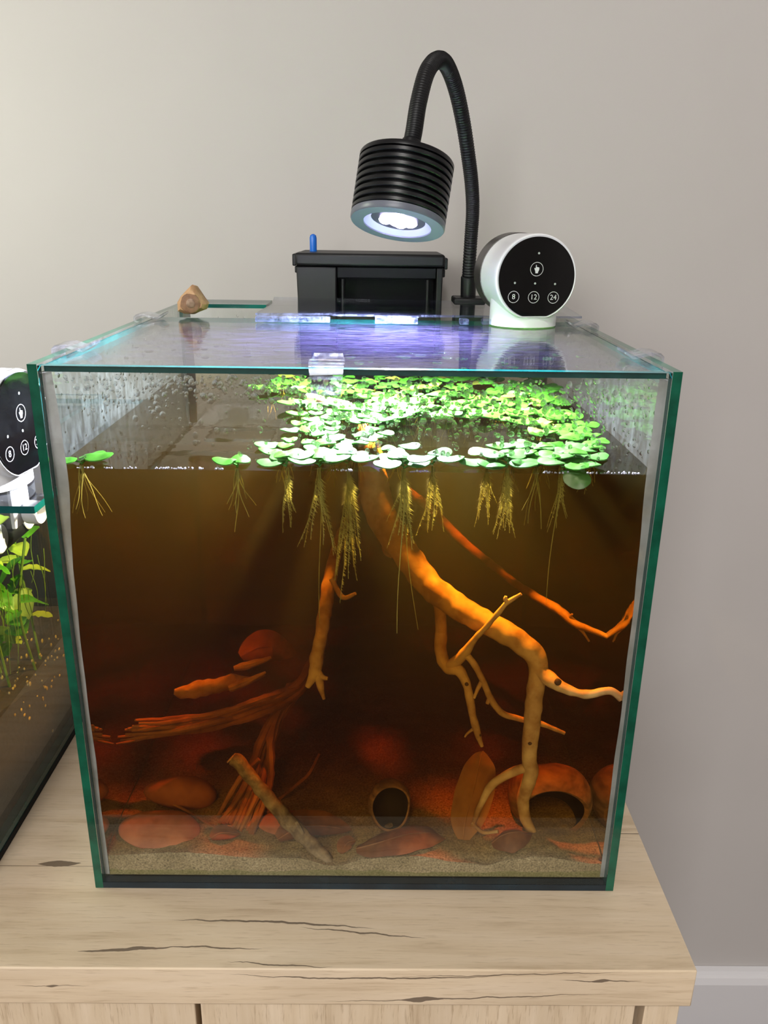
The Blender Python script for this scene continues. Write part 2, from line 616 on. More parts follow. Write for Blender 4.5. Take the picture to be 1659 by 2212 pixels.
for sx in (-1, 1):
    for yy, sy in ((G + 0.0002, 1), (DY - G - 0.0002, -1)):
        pts = []
        for i in range(60):
            z = 0.006 + (H - 0.010) * i / 59
            wd = (0.0040 if z > 0.235 else 0.0024 + 0.0016 * max(0, min(1, (z - 0.16) / 0.075))) * (1 + 0.28 * mnoise.noise(Vector((sx * 3, yy * 9, z * 30))) + (0.5 if sx < 0 else 0.1) * max(0, math.sin((z - 0.20) * 30)) * (1 if z > 0.2 else 0))
            pts.append((z, wd))
        mb = MB()
        vs, fs = [], []
        for z, wd in pts:
            xi = sx * (WX - G - 0.0002)
            vs += [(xi, yy, z), (xi - sx * wd, yy, z), (xi - sx * wd * 0.45, yy + sy * wd * 0.4, z), (xi, yy + sy * wd * 0.8, z)]
        for i in range(59):
            for k in range(4):
                k2 = (k + 1) % 4
                fs.append((4 * i + k, 4 * i + k2, 4 * i + 4 + k2, 4 * i + 4 + k))
        mb.add(vs, fs).build('silicone_bead', M['silicone'], tank)

# water body
gp = 0.0004
wmb = MB().box(-WX + G + gp, WX - G - gp, G + gp, DY - G - gp, G + gp, ZW)
water = wmb.build('water', M['water'], None, smooth=False)
tag(water, 'clear tea-brown tannin water filling the cube aquarium', 'water', kind='stuff')

# glass lid lying between the panes, on clips
LZ1 = H - 0.0010
LZ0 = LZ1 - 0.0032
lid = MB().box(-WX + G + 0.0012, WX - G - 0.0012, G + 0.0006, 0.2065, LZ0, LZ1, 0, {'front': 1, 'back': 1, 'left': 1, 'right': 1}).build('glass_lid', [M['lid'], M['edgeteal']], None, smooth=False)
tag(lid, 'clear teal-edged glass lid covering the cube aquarium', 'lid')

# ------------------------------------------------------------------ clips that carry the lid


def lid_clip(c, ux, label, w=0.016):
    """bent clear strip: hook outside the pane, hump over the rim, tongue on the lid. ux: direction towards the tank's inside"""
    c = Vector(c)
    u = Vector(ux)
    v = Vector((0, 0, 1)).cross(u)
    prof = [(-0.0035, -0.012), (-0.0035, 0.0012), (-0.0015, 0.0030), (0.004, 0.0034), (0.0085, 0.0020), (0.0125, 0.0014), (0.0165, 0.0042)]
    th = 0.0016
    vs, fs = [], []
    n = len(prof)
    for s_ in (-1, 1):
        for k in (0, 1):
            for i, (a, b) in enumerate(prof):
                da, db = (th * k, 0) if i < 1 else ((th * k * 0.7, -th * k * 0.7) if i == 1 else (0, -th * k))
                if i == 0:
                    da, db = th * k, 0
                vs.append(c + u * (a + da) + Vector((0, 0, b + db)) + v * (s_ * w / 2 * (1.0 if 0 < i < n - 1 else 0.85)))
    for i in range(n - 1):
        A, B, C2, D = i, n + i, 2 * n + i, 3 * n + i
        fs += [(A, A + 1, C2 + 1, C2), (B, D, D + 1, B + 1), (A, B, B + 1, A + 1), (C2, C2 + 1, D + 1, D)]
    fs += [(0, 2 * n, 3 * n, n), (n - 1, 2 * n - 1, 4 * n - 1, 3 * n - 1)]
    o = MB().add(vs, fs).build('lid_clip', M['clip'], None)
    tag(o, label, 'clip', 'clear clips holding the glass lid')
    return o


lid_clip((-WX, 0.047, H), (1, 0, 0), 'clear plastic clip on the left rim nearest the front corner')
lid_clip((-WX, 0.192, H), (1, 0, 0), 'clear plastic clip on the left rim in front of the wood offcut')
lid_clip((WX, 0.045, H), (-1, 0, 0), 'violet-lit clear plastic clip on the right rim near the front')
lid_clip((WX, 0.174, H), (-1, 0, 0), 'clear plastic clip on the right rim beside the white feeder')
lid_clip((-0.0135, 0, H), (0, 1, 0), 'clear plastic clip hooked over the middle of the front pane')

# clear acrylic strip behind the lid, with two thicker tabs on its front edge
zs = H + 0.0034
st = empty('acrylic_strip', PZ(900, 668, zs), 'clear acrylic strip with notched front edge lying behind the lid', 'cover strip')
poly = [PZ(x, y, zs) for x, y in ((552, 681), (715, 681), (720, 683), (808, 684), (810, 686), (904, 687), (910, 685), (1257, 688), (1213, 661), (1060, 655), (800, 650), (592, 645), (588, 660))]
sm = MB()
n = len(poly)
vs = [Vector(p) for p in poly] + [Vector(p) + Vector((0, 0, 0.0014)) for p in poly]
sm.add(vs, [tuple(range(n))[::-1], tuple(range(n, 2 * n))], 0)
sm.add(vs, [(k, (k + 1) % n, n + (k + 1) % n, n + k) for k in range(n)], 1)
sm.build('sheet', [M['acryl'], M['edgelite']], st, smooth=False)
for xa, xb, ya in ((553, 714, 682), (810, 902, 686)):
    a, b = PZ(xa, ya, zs), PZ(xb, ya, zs)
    MB().box(a.x, b.x, min(a.y, b.y) - 0.004, min(a.y, b.y) + 0.004, H - 0.0002, zs - 0.0001).build('tab', [M['edgelite']], st, bevel=0.0004)
for xa in (1004, 1052):
    a = PZ(xa, 690, zs)
    MB().box(a.x - 0.003, a.x + 0.003, a.y + 0.001, a.y + 0.009, H - 0.0002, zs - 0.0001).build('spacer', M['edgelite'], st, bevel=0.0004)
b0 = MB().box(-0.128, -0.075, 0.262, 0.2998, H + 0.0002, H + 0.0030, 0, {'front': 1, 'left': 1, 'right': 1, 'back': 1}).build('glass_strip', [M['acryl'], M['edgeteal']], None, smooth=False)
tag(b0, 'narrow clear glass strip on the back rim behind the wood offcut', 'glass strip')

# ------------------------------------------------------------------ hang-on filter
FY = 0.3022
ft = empty('hang_on_filter', (0.003, 0.335, 0.18), 'black hang-on-back filter box with open outlet behind the lamp', 'filter')


def FX(x, y=600):
    return P(x, y, FY).x


def FZ(y, x=800):
    return P(x, y, FY).z


bz = 0.185
ztop = FZ(548)
zcov = FZ(577)
yb = 0.374
poly = [(FX(646), FY), (FX(641), FY + 0.001)]
# left chamber, right chamber, back wall, floor of the outlet
mb = MB()
xa, xb = FX(648, 600), FX(727, 600)
mb.prism([(FX(640), FY, zcov), (FX(727), FY, zcov), (FX(727), FY, bz), (FX(652), FY, bz)], (0, yb - FY, 0))
mb.build('pump_chamber', M['black'], ft, bevel=0.0012)
MB().prism([(FX(943), FY, zcov), (FX(957), FY, zcov), (FX(950), FY, bz), (FX(943), FY, bz)], (0, yb - FY, 0)).build('end_wall', M['black'], ft, bevel=0.001)
MB().box(FX(727) + 0.0002, FX(943) - 0.0002, FY + 0.03, yb, bz, zcov).build('back_wall', M['blackin'], ft)
MB().box(FX(727) + 0.0002, FX(943) - 0.0002, FY, FY + 0.0298, bz, FZ(668)).build('outlet_sill', M['black'], ft, bevel=0.001)
MB().box(FX(727) + 0.0002, FX(943) - 0.0002, FY + 0.001, FY + 0.0298, FZ(602), zcov).build('outlet_baffle', M['blackin'], ft, bevel=0.0008)
for xx in (740, 925):
    MB().tube([(FX(xx), FY + 0.004, FZ(664)), (FX(xx), FY + 0.004, FZ(604))], 0.0016, 10).build('outlet_rib', M['black'], ft)
MB().box(FX(638), FX(960), FY - 0.002, yb + 0.002, zcov + 0.0003, ztop).build('cover', M['black'], ft, bevel=0.0022, seg=3)
MB().box(FX(631), FX(639), FY + 0.004, yb - 0.01, FZ(577), FZ(551)).build('cover_tab', M['black'], ft, bevel=0.0008)
MB().box(FX(636), FX(641), FY + 0.004, yb - 0.01, FZ(592), FZ(577)).build('cover_tab', M['black'], ft, bevel=0.0008)
MB().box(FX(959), FX(967), FY + 0.004, yb - 0.01, FZ(581), FZ(556)).build('cover_tab', M['black'], ft, bevel=0.0008)
MB().box(FX(956), FX(962), FY + 0.004, yb - 0.01, FZ(598), FZ(581)).build('cover_tab', M['black'], ft, bevel=0.0008)
kb = P(677, 549, 0.33)
MB().lathe([(0.0029, 0), (0.0029, 0.0105), (0.0024, 0.0125), (0.001, 0.0135), (0, 0.0136)], 16, (kb.x, 0.33, ztop + 0.0002)).build('flow_knob', M['blue'], ft, label='bright blue flow knob')

# ------------------------------------------------------------------ gooseneck lamp
A = Vector((0.150, 0.344, 1.0)).normalized()
LB = P(858, 488, 0.140)
lamp = empty('gooseneck_lamp', (0.0815, 0.30, H), 'black gooseneck aquarium lamp with finned round head, lit violet-white', 'lamp')
HL, HR = 0.0385, 0.0283
head = MB().lathe([(HR * 0.9, 0.0035), (HR * 0.9, HL - 0.002)], 56, LB, A).build('lamp_head', M['anod'], lamp)
nf = 8
for i in range(nf):
    h0 = 0.0045 + i * (HL - 0.006) / nf
    MB().lathe([(HR * 0.88, h0), (HR - 0.0004, h0), (HR, h0 + 0.0004), (HR, h0 + 0.0022), (HR - 0.0004, h0 + 0.0026), (HR * 0.88, h0 + 0.0026)], 64, LB, A).build('fin', M['anod'], head)
MB().lathe([(HR * 0.6, HL - 0.0022), (HR, HL - 0.0022), (HR, HL), (HR * 0.985, HL + 0.0006), (0, HL + 0.0008)], 64, LB, A).build('top_cap', M['anod'], head)
MB().lathe([(HR * 0.72, 0.0002), (HR * 0.98, 0.0002), (HR, 0.001), (HR, 0.0040), (HR * 0.9, 0.0040), (HR * 0.72, 0.0026)], 64, LB, A, close=True).build('bezel', M['lensring'], head)
MB().lathe([(HR * 0.715, 0.0008), (HR * 0.45, 0.006), (HR * 0.26, 0.010), (0.0, 0.0101)], 48, LB, A, caps=False).build('reflector', M['reflector'], head)
mb = MB()
e1 = Vector((1, 0, 0)) - A * A.x
e1.normalize()
e2 = A.cross(e1)
for cx_, cy_, r in ((0, 0, 0.0062), (0.0075, 0.003, 0.0044), (-0.0072, 0.0028, 0.0044), (0.0005, -0.0075, 0.0042), (0.002, 0.0068, 0.0042)):
    mb.blob(LB + A * 0.0040 + e1 * cx_ + e2 * cy_, r, r, r * 0.7, 14, 8)
mb.build('led_cluster', M['led'], head, label='glowing violet-white light source')
SP = LB - A * 0.0012
sl = light('gooseneck_lamp_light', 'SPOT', SP, -A, 84.0, (0.80, 0.80, 1.0), spot_size=math.radians(142), spot_blend=0.5, shadow_soft_size=0.008)

neck_px = [(887, 331, 0.1535), (893, 290, 0.157), (904, 222, 0.166), (922, 156, 0.180), (944, 130, 0.196), (964, 140, 0.212), (984, 190, 0.232), (1000, 262, 0.252), (1012, 340, 0.268),
           (1019, 400, 0.280), (1021, 455, 0.289), (1017, 520, 0.296), (1012, 600, 0.301), (1011, 648, 0.303)]
npts = [P(x, y, Y) for x, y, Y in neck_px]
npts[0] = LB + A * (HL + 0.0005)
sp = [Vector(p) for p in spline(npts, 40)]
mb = MB()
mb.tube(sp, [0.0051 * (1 + 0.045 * math.sin(i * 2.1)) for i in range(len(sp))], 14)
mb.build('gooseneck', M['black'], lamp)
MB().tube([sp[0], sp[30], sp[31]], [0.0060, 0.0058, 0.0053], 20).build('upper_sleeve', M['black'], lamp)
sl_ = [p for p in sp if p.z < P(1012, 596, 0.301).z and p.y > 0.25]
MB().tube([sl_[0], sl_[1], sl_[-1]], [0.0055, 0.0061, 0.0061], 20).build('lower_sleeve', M['black'], lamp)
nb = sp[-1]
MB().box(nb.x - 0.0125, nb.x + 0.0125, 0.289, 0.317, H + 0.0003, nb.z + 0.0025).build('clamp_block', M['black'], lamp, bevel=0.0015)
MB().box(nb.x - 0.0115, nb.x + 0.0115, 0.303, 0.313, H - 0.03, H + 0.0002).build('clamp_jaw', M['black'], lamp, bevel=0.001)
MB().box(nb.x - 0.0115, nb.x + 0.0115, 0.2895, 0.2945, H - 0.02, H + 0.0002).build('clamp_jaw', M['black'], lamp, bevel=0.001)

# ------------------------------------------------------------------ automatic feeders


def text_mesh(body, size):
    cu = bpy.data.curves.new('txt', 'FONT')
    cu.body = body
    cu.size = size
    cu.align_x = 'CENTER'
    cu.align_y = 'CENTER'
    cu.resolution_u = 3
    ob = bpy.data.objects.new('txt', cu)
    COL.objects.link(ob)
    bpy.context.view_layer.update()
    me = bpy.data.meshes.new_from_object(ob.evaluated_get(bpy.context.evaluated_depsgraph_get()))
    bpy.data.objects.remove(ob)
    vs = [(v.co.x, v.co.y) for v in me.vertices]
    fs = [tuple(p.vertices) for p in me.polygons]
    return vs, fs


def make_feeder(name, label, loc, rz, s=1.0):
    root = empty(name, (0, 0, 0), label, 'fish feeder')
    R, zc = 0.0268, 0.0318
    yf = -0.022
    c = Vector((0, 0, zc))
    AX = Vector((0, 1, 0))

    def disc(prof, nm, mat, n=72, **kw):      # prof (r, y)
        mb = MB()
        vs, fs = [], []
        m = len(prof)
        for r, y in prof:
            for k in range(n):
                a = 2 * math.pi * k / n
                z = max(math.sin(a) * r, -R * 0.915)
                vs.append((math.cos(a) * r, y, zc + z))
        for i in range(m - 1):
            for k in range(n):
                k2 = (k + 1) % n
                fs.append((i * n + k, (i + 1) * n + k, (i + 1) * n + k2, i * n + k2))
        fs.append(tuple(range(n)))
        fs.append(tuple((m - 1) * n + k for k in range(n))[::-1])
        mb.add(vs, fs)
        return mb.build(nm, mat, root, **kw)
    disc([(R * 0.80, yf + 0.0005), (R * 0.935, yf + 0.0004), (R * 0.965, yf), (R * 0.99, yf + 0.0006), (R, yf + 0.002), (R * 0.992, yf + 0.006), (R * 0.985, 0.014)], 'body', M['white'])
    disc([(R * 0.97, 0.0142), (R * 1.0, 0.0146), (R * 1.0, 0.030), (R * 0.96, 0.033)], 'hopper', M['hopper'], label='dark smoky food hopper')
    # base: a short round column that runs up into the body
    mb = MB()
    n = 64
    rb = 0.0222
    vs, fs = [], []
    lev = [(0, 0.96), (0.0006, 1.0), (0.008, 1.0)]
    for z, k in lev:
        for i in range(n):
            a = 2 * math.pi * i / n
            vs.append((rb * k * math.cos(a), rb * k * 0.93 * math.sin(a) + 0.0, z))
    for i in range(n):   # top row follows the drum underside
        a = 2 * math.pi * i / n
        x, y = rb * math.cos(a), rb * 0.93 * math.sin(a)
        z = zc - math.sqrt(max((R * 0.95) ** 2 - x * x, 0)) + 0.004
        vs.append((x, y, max(z, 0.0082)))
    for j in range(3):
        for i in range(n):
            i2 = (i + 1) % n
            fs.append((j * n + i, j * n + i2, (j + 1) * n + i2, (j + 1) * n + i))
    fs.append(tuple(range(n))[::-1])
    fs.append(tuple(3 * n + i for i in range(n)))
    mb.add(vs, fs).build('base', M['white'], root)
    # black front panel with a flat cut at the bottom
    rp = R * 0.93
    pl = []
    for k in range(96):
        a = 2 * math.pi * k / 96
        pl.append((math.cos(a) * rp, yf - 0.0004, zc + max(math.sin(a) * rp, -rp * 0.945)))
    panel = MB().prism(pl, (0, 0.0010, 0)).build('front_panel', M['panel'], root, smooth=False)
    yp = yf - 0.00055

    def ring(x, z, r, t=0.00032):
        mb = MB()
        vs, fs = [], []
        for k in range(40):
            a = 2 * math.pi * k / 40
            for q in (r, r - t):
                vs.append((x + q * math.cos(a), yp, zc + z + q * math.sin(a)))
        for k in range(40):
            k2 = (k + 1) % 40
            fs.append((2 * k, 2 * k2, 2 * k2 + 1, 2 * k + 1))
        return mb.add(vs, fs)

    def place(o):
        o.parent = panel
        return o

    def sub(mb, nm, mat):
        o = bpy.data.objects.new(nm, mb.mesh(nm, mat, (0, 0, 0), False))
        COL.objects.link(o)
        o.parent = panel
        return o
    sub(ring(-0.0005, 0.0054, 0.0043), 'button_ring', M['print'])
    for (x, z, tx) in ((-0.0146, -0.0116, '8'), (-0.0013, -0.0118, '12'), (0.0118, -0.0120, '24')):
        sub(ring(x, z, 0.0037), 'button_ring', M['print'])
        vs, fs = text_mesh(tx, 0.0046)
        sub(MB().add([(x + a, yp, zc + z + b) for a, b in vs], fs), 'numeral', M['print'])
    for x, z in ((0.0002, 0.0150), (-0.0143, -0.0030), (-0.0010, -0.0033), (0.0123, -0.0036)):
        sub(MB().add([(x + 0.0007 * math.cos(2 * math.pi * k / 14), yp, zc + z + 0.0007 * math.sin(2 * math.pi * k / 14)) for k in range(14)], [tuple(range(14))]), 'indicator_dot', M['printdot'])
    hand = [(-0.30, -1.0), (0.42, -1.0), (0.46, -0.6), (0.72, -0.1), (0.74, 0.42), (0.62, 0.56), (0.48, 0.50), (0.46, 0.60), (0.30, 0.62), (0.22, 0.54), (0.18, 0.66), (0.02, 0.66), (-0.04, 0.58),
            (-0.06, 1.15), (-0.16, 1.24), (-0.28, 1.15), (-0.30, 0.30), (-0.52, 0.42), (-0.68, 0.32), (-0.62, 0.10), (-0.44, -0.30), (-0.34, -0.62)]
    k = 0.0023
    sub(MB().add([(-0.0006 + x * k, yp, zc + 0.0052 + y * k) for x, y in hand], [tuple(range(len(hand)))]), 'hand_symbol', M['print'])
    root.location = loc
    root.rotation_euler = (0, 0, rz)
    root.scale = (s, s, s)
    return root


make_feeder('fish_feeder', 'white round automatic feeder with black face standing on the glass lid', (0.1065, 0.1845, LZ1 + 0.0002), math.radians(9), 1.0)
T2Z = 0.2275
make_feeder('fish_feeder', 'white round feeder cut by the left picture edge, on the planted tank', (-0.1960, 0.042, T2Z + 0.0042), math.radians(83), 1.05)

# ------------------------------------------------------------------ wood offcut on the left rim
M['offcut'] = pbr('pale_bark_wood', lin(196, 158, 118), lin(158, 116, 80), scale=120, rough=0.7, bump=0.3)
M['offknot'] = pbr('dark_wood_knot', lin(104, 72, 50), lin(140, 104, 78), scale=200, rough=0.7)
M['offknot2'] = pbr('grey_wood_core', lin(150, 124, 104), lin(110, 84, 66), scale=250, rough=0.7)
yo = 0.214
oc = P(414, 678, yo)
off = empty('wood_offcut', (oc.x, yo, H), 'small pointed wood offcut with dark knot perched on the lid corner', 'wood')
out = [(385, 672), (384, 652), (392, 638), (404, 625), (414, 615), (421, 617), (430, 630), (440, 645), (449, 657), (446, 668), (430, 674), (420, 679), (400, 678)]
pl = [P(x, y, yo) for x, y in out]
for p in pl:
    p.z = max(p.z, H - 0.0008)
mb = MB()
n = len(pl)
cc = sum((p for p in pl), Vector()) / n
vs = []
for k, (dy, s_) in enumerate(((-0.0065, 0.72), (-0.004, 0.94), (0.002, 1.0), (0.010, 0.9), (0.014, 0.6))):
    for p in pl:
        q = cc + (p - cc) * s_
        vs.append((q.x, q.y + dy, q.z))
fs = []
for k in range(4):
    for i in range(n):
        i2 = (i + 1) % n
        fs.append((k * n + i, k * n + i2, (k + 1) * n + i2, (k + 1) * n + i))
fs += [tuple(range(n))[::-1], tuple(4 * n + i for i in range(n))]
mb.add(vs, fs).build('block', M['offcut'], off)
kc = P(411, 655, yo - 0.0068)
MB().blob(kc, 0.0068, 0.0012, 0.0066, 20, 10, 0.15, 300).build('knot', M['offknot'], off)
MB().blob(kc + Vector((0.0004, -0.0010, 0)), 0.0032, 0.0007, 0.0033, 16, 8, 0.15, 300).build('knot_core', M['offknot2'], off)

# ------------------------------------------------------------------ sand bed
M['sand'] = None
t = NT('fine_sand')
c_ = t.coords((1, 1, 1))
n1 = t.noise(c_, 900, 3, 0.7)
n2 = t.noise(c_, 45, 3)
col = t.ramp(n1, [(0.28, lin(78, 66, 46)), (0.45, lin(142, 120, 88)), (0.62, lin(172, 148, 112)), (0.78, lin(206, 184, 148))])
mul = t.n('ShaderNodeMix', data_type='RGBA', blend_type='MULTIPLY')
mul.inputs[0].default_value = 0.7
t.l(col, mul.inputs[6])
t.l(t.ramp(n2, [(0.35, (0.62, 0.60, 0.50, 1)), (0.6, (1, 1, 1, 1))]), mul.inputs[7])
geo = t.n('ShaderNodeNewGeometry')
sx_ = t.n('ShaderNodeSeparateXYZ')
t.l(geo.outputs['Position'], sx_.inputs[0])
alg = t.math('MULTIPLY', t.math('LESS_THAN', t.math('ADD', sx_.outputs[2], t.math('MULTIPLY', n2, 0.006)), 0.0118), 0.45)
cf = t.mix(alg, mul.outputs[2], lin(104, 104, 40))
b = t.n('ShaderNodeBsdfPrincipled')
b.inputs['Roughness'].default_value = 0.85
t.l(cf, b.inputs['Base Color'])
t.l(t.bump(n1, 0.6, 0.0006), b.inputs['Normal'])
t.l(b.outputs[0], t.out.inputs[0])
M['sand'] = t.m
SF = [(-0.1477, 0.0188), (-0.098, 0.0213), (-0.0556, 0.0178), (-0.0342, 0.0178), (-0.0128, 0.0123), (0.0086, 0.0178), (0.0354, 0.0198), (0.0624, 0.0154), (0.0759, 0.0134), (0.0891, 0.0178), (0.1051, 0.0199), (0.1432, 0.0150), (0.15, 0.015)]


def sand_h(x, y):
    for (a, ha), (b_, hb) in zip(SF, SF[1:]):
        if x <= b_:
            u = max(0, min(1, (x - a) / (b_ - a)))
            u = u * u * (3 - 2 * u)
            h0 = ha + (hb - ha) * u
            break
    else:
        h0 = SF[-1][1]
    k = min(1, max(0, (y - 0.006) / 0.05))
    h1 = 0.0175 + 0.004 * mnoise.noise(Vector((x * 22, y * 22, 3.1)))
    return h0 * (1 - k) + h1 * k + 0.0007 * mnoise.noise(Vector((x * 180, y * 180, 0)))


nx, ny = 190, 110
xs = [-WX + G + 0.0008 + (2 * (WX - G) - 0.0016) * i / nx for i in range(nx + 1)]
ysd = [G + 0.0008 + (DY - 2 * G - 0.0016) * (j / ny) ** 1.6 for j in range(ny + 1)]
vs = [(x, y, sand_h(x, y)) for y in ysd for x in xs]
fs = [(j * (nx + 1) + i, j * (nx + 1) + i + 1, (j + 1) * (nx + 1) + i + 1, (j + 1) * (nx + 1) + i) for j in range(ny) for i in range(nx)]
mb = MB().add(vs, fs)
zb = G + 0.0007
for i0, i1, rev in ((0, nx, False),):
    base = len(mb.v)
    row = [vs[i] for i in range(nx + 1)]
    mb.add(row + [(x, y, zb) for x, y, z in row], [(k, nx + 1 + k, nx + 2 + k, k + 1) for k in range(nx)])
    for cidx in (0, nx):
        colp = [vs[j * (nx + 1) + cidx] for j in range(ny + 1)]
        mb.add(colp + [(x, y, zb) for x, y, z in colp], [(k, k + 1, ny + 2 + k, ny + 1 + k) for k in range(ny)])
    mb.add([(xs[0], ysd[0], zb), (xs[-1], ysd[0], zb), (xs[-1], ysd[-1], zb), (xs[0], ysd[-1], zb)], [(0, 3, 2, 1)])
sand = mb.build('sand_bed', M['sand'], None)
tag(sand, 'layer of fine tan sand along the bottom of the brown tank', 'sand', kind='stuff')


def floor_at(x, y):
    """point on the sand seen at this spot of the photograph"""
    z = 0.0165
    for _ in range(4):
        p = PZ(x, y, z)
        z = sand_h(p.x, max(p.y, 0.006))
    return PZ(x, y, z)


# ------------------------------------------------------------------ driftwood
M['drift'] = pbr('pale_driftwood', lin(212, 178, 138), lin(156, 114, 78), scale=75, stretch=(1, 1, 1), rough=0.7, bump=0.5, bdist=0.0012)
M['knot'] = pbr('dark_branch_knot', lin(66, 44, 30), rough=0.8)
M['root'] = pbr('red_brown_root_wood', lin(176, 118, 74), lin(124, 76, 46), scale=60, rough=0.75, bump=0.5, bdist=0.0015)
M['bark'] = pbr('grey_flecked_bark', lin(150, 126, 98), lin(88, 68, 50), scale=170, rough=0.8, bump=0.8, bdist=0.0012)
M['stone'] = pbr('red_brown_stone', lin(190, 120, 92), lin(150, 88, 66), scale=60, rough=0.75, bump=0.2)
M['shell'] = pbr('fibrous_brown_shell', lin(150, 108, 72), lin(96, 66, 42), scale=90, stretch=(1, 1, 3), rough=0.8, bump=0.5)
M['dleaf'] = pbr('dried_brown_leaf', lin(168, 112, 72), lin(118, 72, 44), scale=70, rough=0.7, bump=0.3, trans=0.25)
M['dleafpale'] = pbr('pale_dried_leaf', lin(196, 142, 84), lin(168, 112, 62), scale=50, rough=0.6, bump=0.2, trans=0.35)


def branch(nm, pts, parent, mat='drift', n=12, sub=10, wob=0.22, flat=1.0, label=None):
    """pts: (px, py, depth, radius in mm)"""
    q = []
    for x, y, Y, r in pts:
        p = P(x, y, Y)
        q.append((p.x, p.y, p.z, r / 1000))
    s_ = spline(q, sub)
    rs = [a[3] for a in s_]
    return MB().tube([a[:3] for a in s_], rs, n, wob=wob, wsc=170, flat=flat).build(nm, M[mat], parent, label=label)


foot = floor_at(1155, 1800)
dw = empty('branched_driftwood', foot, 'orange-lit branching driftwood reaching from the surface to the sand on the right', 'driftwood')
branch('trunk', [(652, 854, 0.190, 2.60), (706, 868, 0.172, 3.40), (764, 890, 0.156, 4.60), (796, 950, 0.138, 6.20), (806, 1040, 0.115, 9.35), (826, 1120, 0.100, 9.35), (872, 1190, 0.085, 8.66), (926, 1262, 0.072, 8.21),
                 (985, 1308, 0.062, 7.52), (1050, 1345, 0.052, 6.84), (1110, 1378, 0.045, 6.50), (1152, 1412, 0.040, 6.38), (1164, 1450, 0.036, 5.70), (1156, 1490, 0.034, 5.13), (1150, 1560, 0.032, 4.79),
                 (1143, 1630, 0.030, 4.56), (1146, 1672, 0.030, 4.45), (1131, 1722, 0.030, 3.76), (1133, 1762, 0.030, 3.42), (1148, 1795, 0.0285, 2.96), (1156, 1806, 0.0275, 1.82)], dw, n=16, wob=0.13)
branch('side_branch', [(1155, 1440, 0.037, 4.6), (1182, 1462, 0.031, 4.4), (1208, 1480, 0.026, 3.6), (1235, 1493, 0.022, 2.7), (1270, 1500, 0.018, 2.4), (1300, 1494, 0.016, 2.2), (1322, 1494, 0.015, 2.2), (1342, 1508, 0.014, 2.3)], dw)
branch('side_branch', [(934, 1262, 0.070, 4.4), (948, 1300, 0.066, 3.9), (953, 1360, 0.060, 3.5), (952, 1410, 0.055, 3.6), (966, 1442, 0.051, 3.7), (990, 1448, 0.047, 3.4), (1008, 1478, 0.044, 2.7), (1018, 1530, 0.041, 2.3), (1030, 1580, 0.038, 2.0), (1041, 1612, 0.037, 1.2)], dw)
branch('side_branch', [(966, 1442, 0.051, 3.0), (990, 1424, 0.047, 3.2), (1006, 1408, 0.044, 2.8), (1024, 1382, 0.041, 1.9), (1052, 1352, 0.037, 1.6), (1078, 1322, 0.034, 1.5), (1096, 1302, 0.032, 1.4), (1126, 1283, 0.030, 0.9)], dw)
branch('twig', [(1096, 1304, 0.032, 1.3), (1092, 1294, 0.032, 1.1), (1093, 1288, 0.032, 0.7)], dw)
branch('side_branch', [(1006, 1412, 0.044, 2.2), (1022, 1432, 0.043, 2.0), (1042, 1468, 0.041, 1.9), (1060, 1508, 0.040, 1.9), (1084, 1540, 0.040, 1.9), (1126, 1554, 0.039, 1.7), (1170, 1564, 0.038, 1.5), (1220, 1584, 0.036, 1.0)], dw)
branch('twig', [(1042, 1470, 0.041, 1.5), (1032, 1488, 0.040, 1.2), (1024, 1508, 0.039, 0.8)], dw)
branch('twig', [(1060, 1504, 0.040, 1.4), (1052, 1520, 0.039, 1.0)], dw)
branch('twig', [(1026, 1572, 0.039, 1.1), (1010, 1584, 0.040, 0.8), (1004, 1592, 0.040, 0.5)], dw)
branch('side_branch', [(1146, 1654, 0.030, 3.0), (1110, 1668, 0.030, 2.7), (1068, 1690, 0.030, 2.4), (1042, 1730, 0.029, 2.1), (1024, 1776, 0.029, 1.5), (1022, 1786, 0.028, 1.3)], dw)
branch('twig', [(1020, 1776, 0.029, 1.1), (1034, 1792, 0.026, 1.2), (1048, 1799, 0.024, 1.1), (1076, 1796, 0.022, 1.2)], dw)
branch('twig', [(828, 1180, 0.10, 1.3), (834, 1196, 0.098, 1.2), (846, 1204, 0.096, 0.8)], dw)
for x, y, Y, r in ((1205, 1473, 0.0220, 2.0), (1145, 1606, 0.0268, 1.2), (1008, 1478, 0.0412, 1.1), (936, 1280, 0.0655, 2.0), (1036, 1588, 0.0365, 0.9)):
    MB().blob(P(x, y, Y), r / 1000, r / 1400, r / 1000, 12, 8, 0.2, 400).build('knot', M['knot'], dw)

dw2 = empty('rear_driftwood_branch', P(1316, 1377, 0.050), 'dim red driftwood branch running behind the orange branch towards the right pane', 'driftwood')
branch('branch', [(880, 1060, 0.200, 3.4), (930, 1100, 0.190, 3.4), (1000, 1170, 0.170, 3.2), (1060, 1218, 0.150, 2.8), (1110, 1258, 0.125, 2.5), (1160, 1290, 0.095, 2.8), (1210, 1320, 0.078, 2.8), (1240, 1346, 0.068, 2.4), (1280, 1362, 0.058, 1.8), (1316, 1377, 0.050, 1.4)], dw2)
branch('twig', [(1240, 1344, 0.068, 1.4), (1258, 1364, 0.064, 1.0), (1273, 1386, 0.060, 0.6)], dw2)
branch('twig', [(1232, 1332, 0.070, 1.1), (1236, 1326, 0.069, 0.6)], dw2)

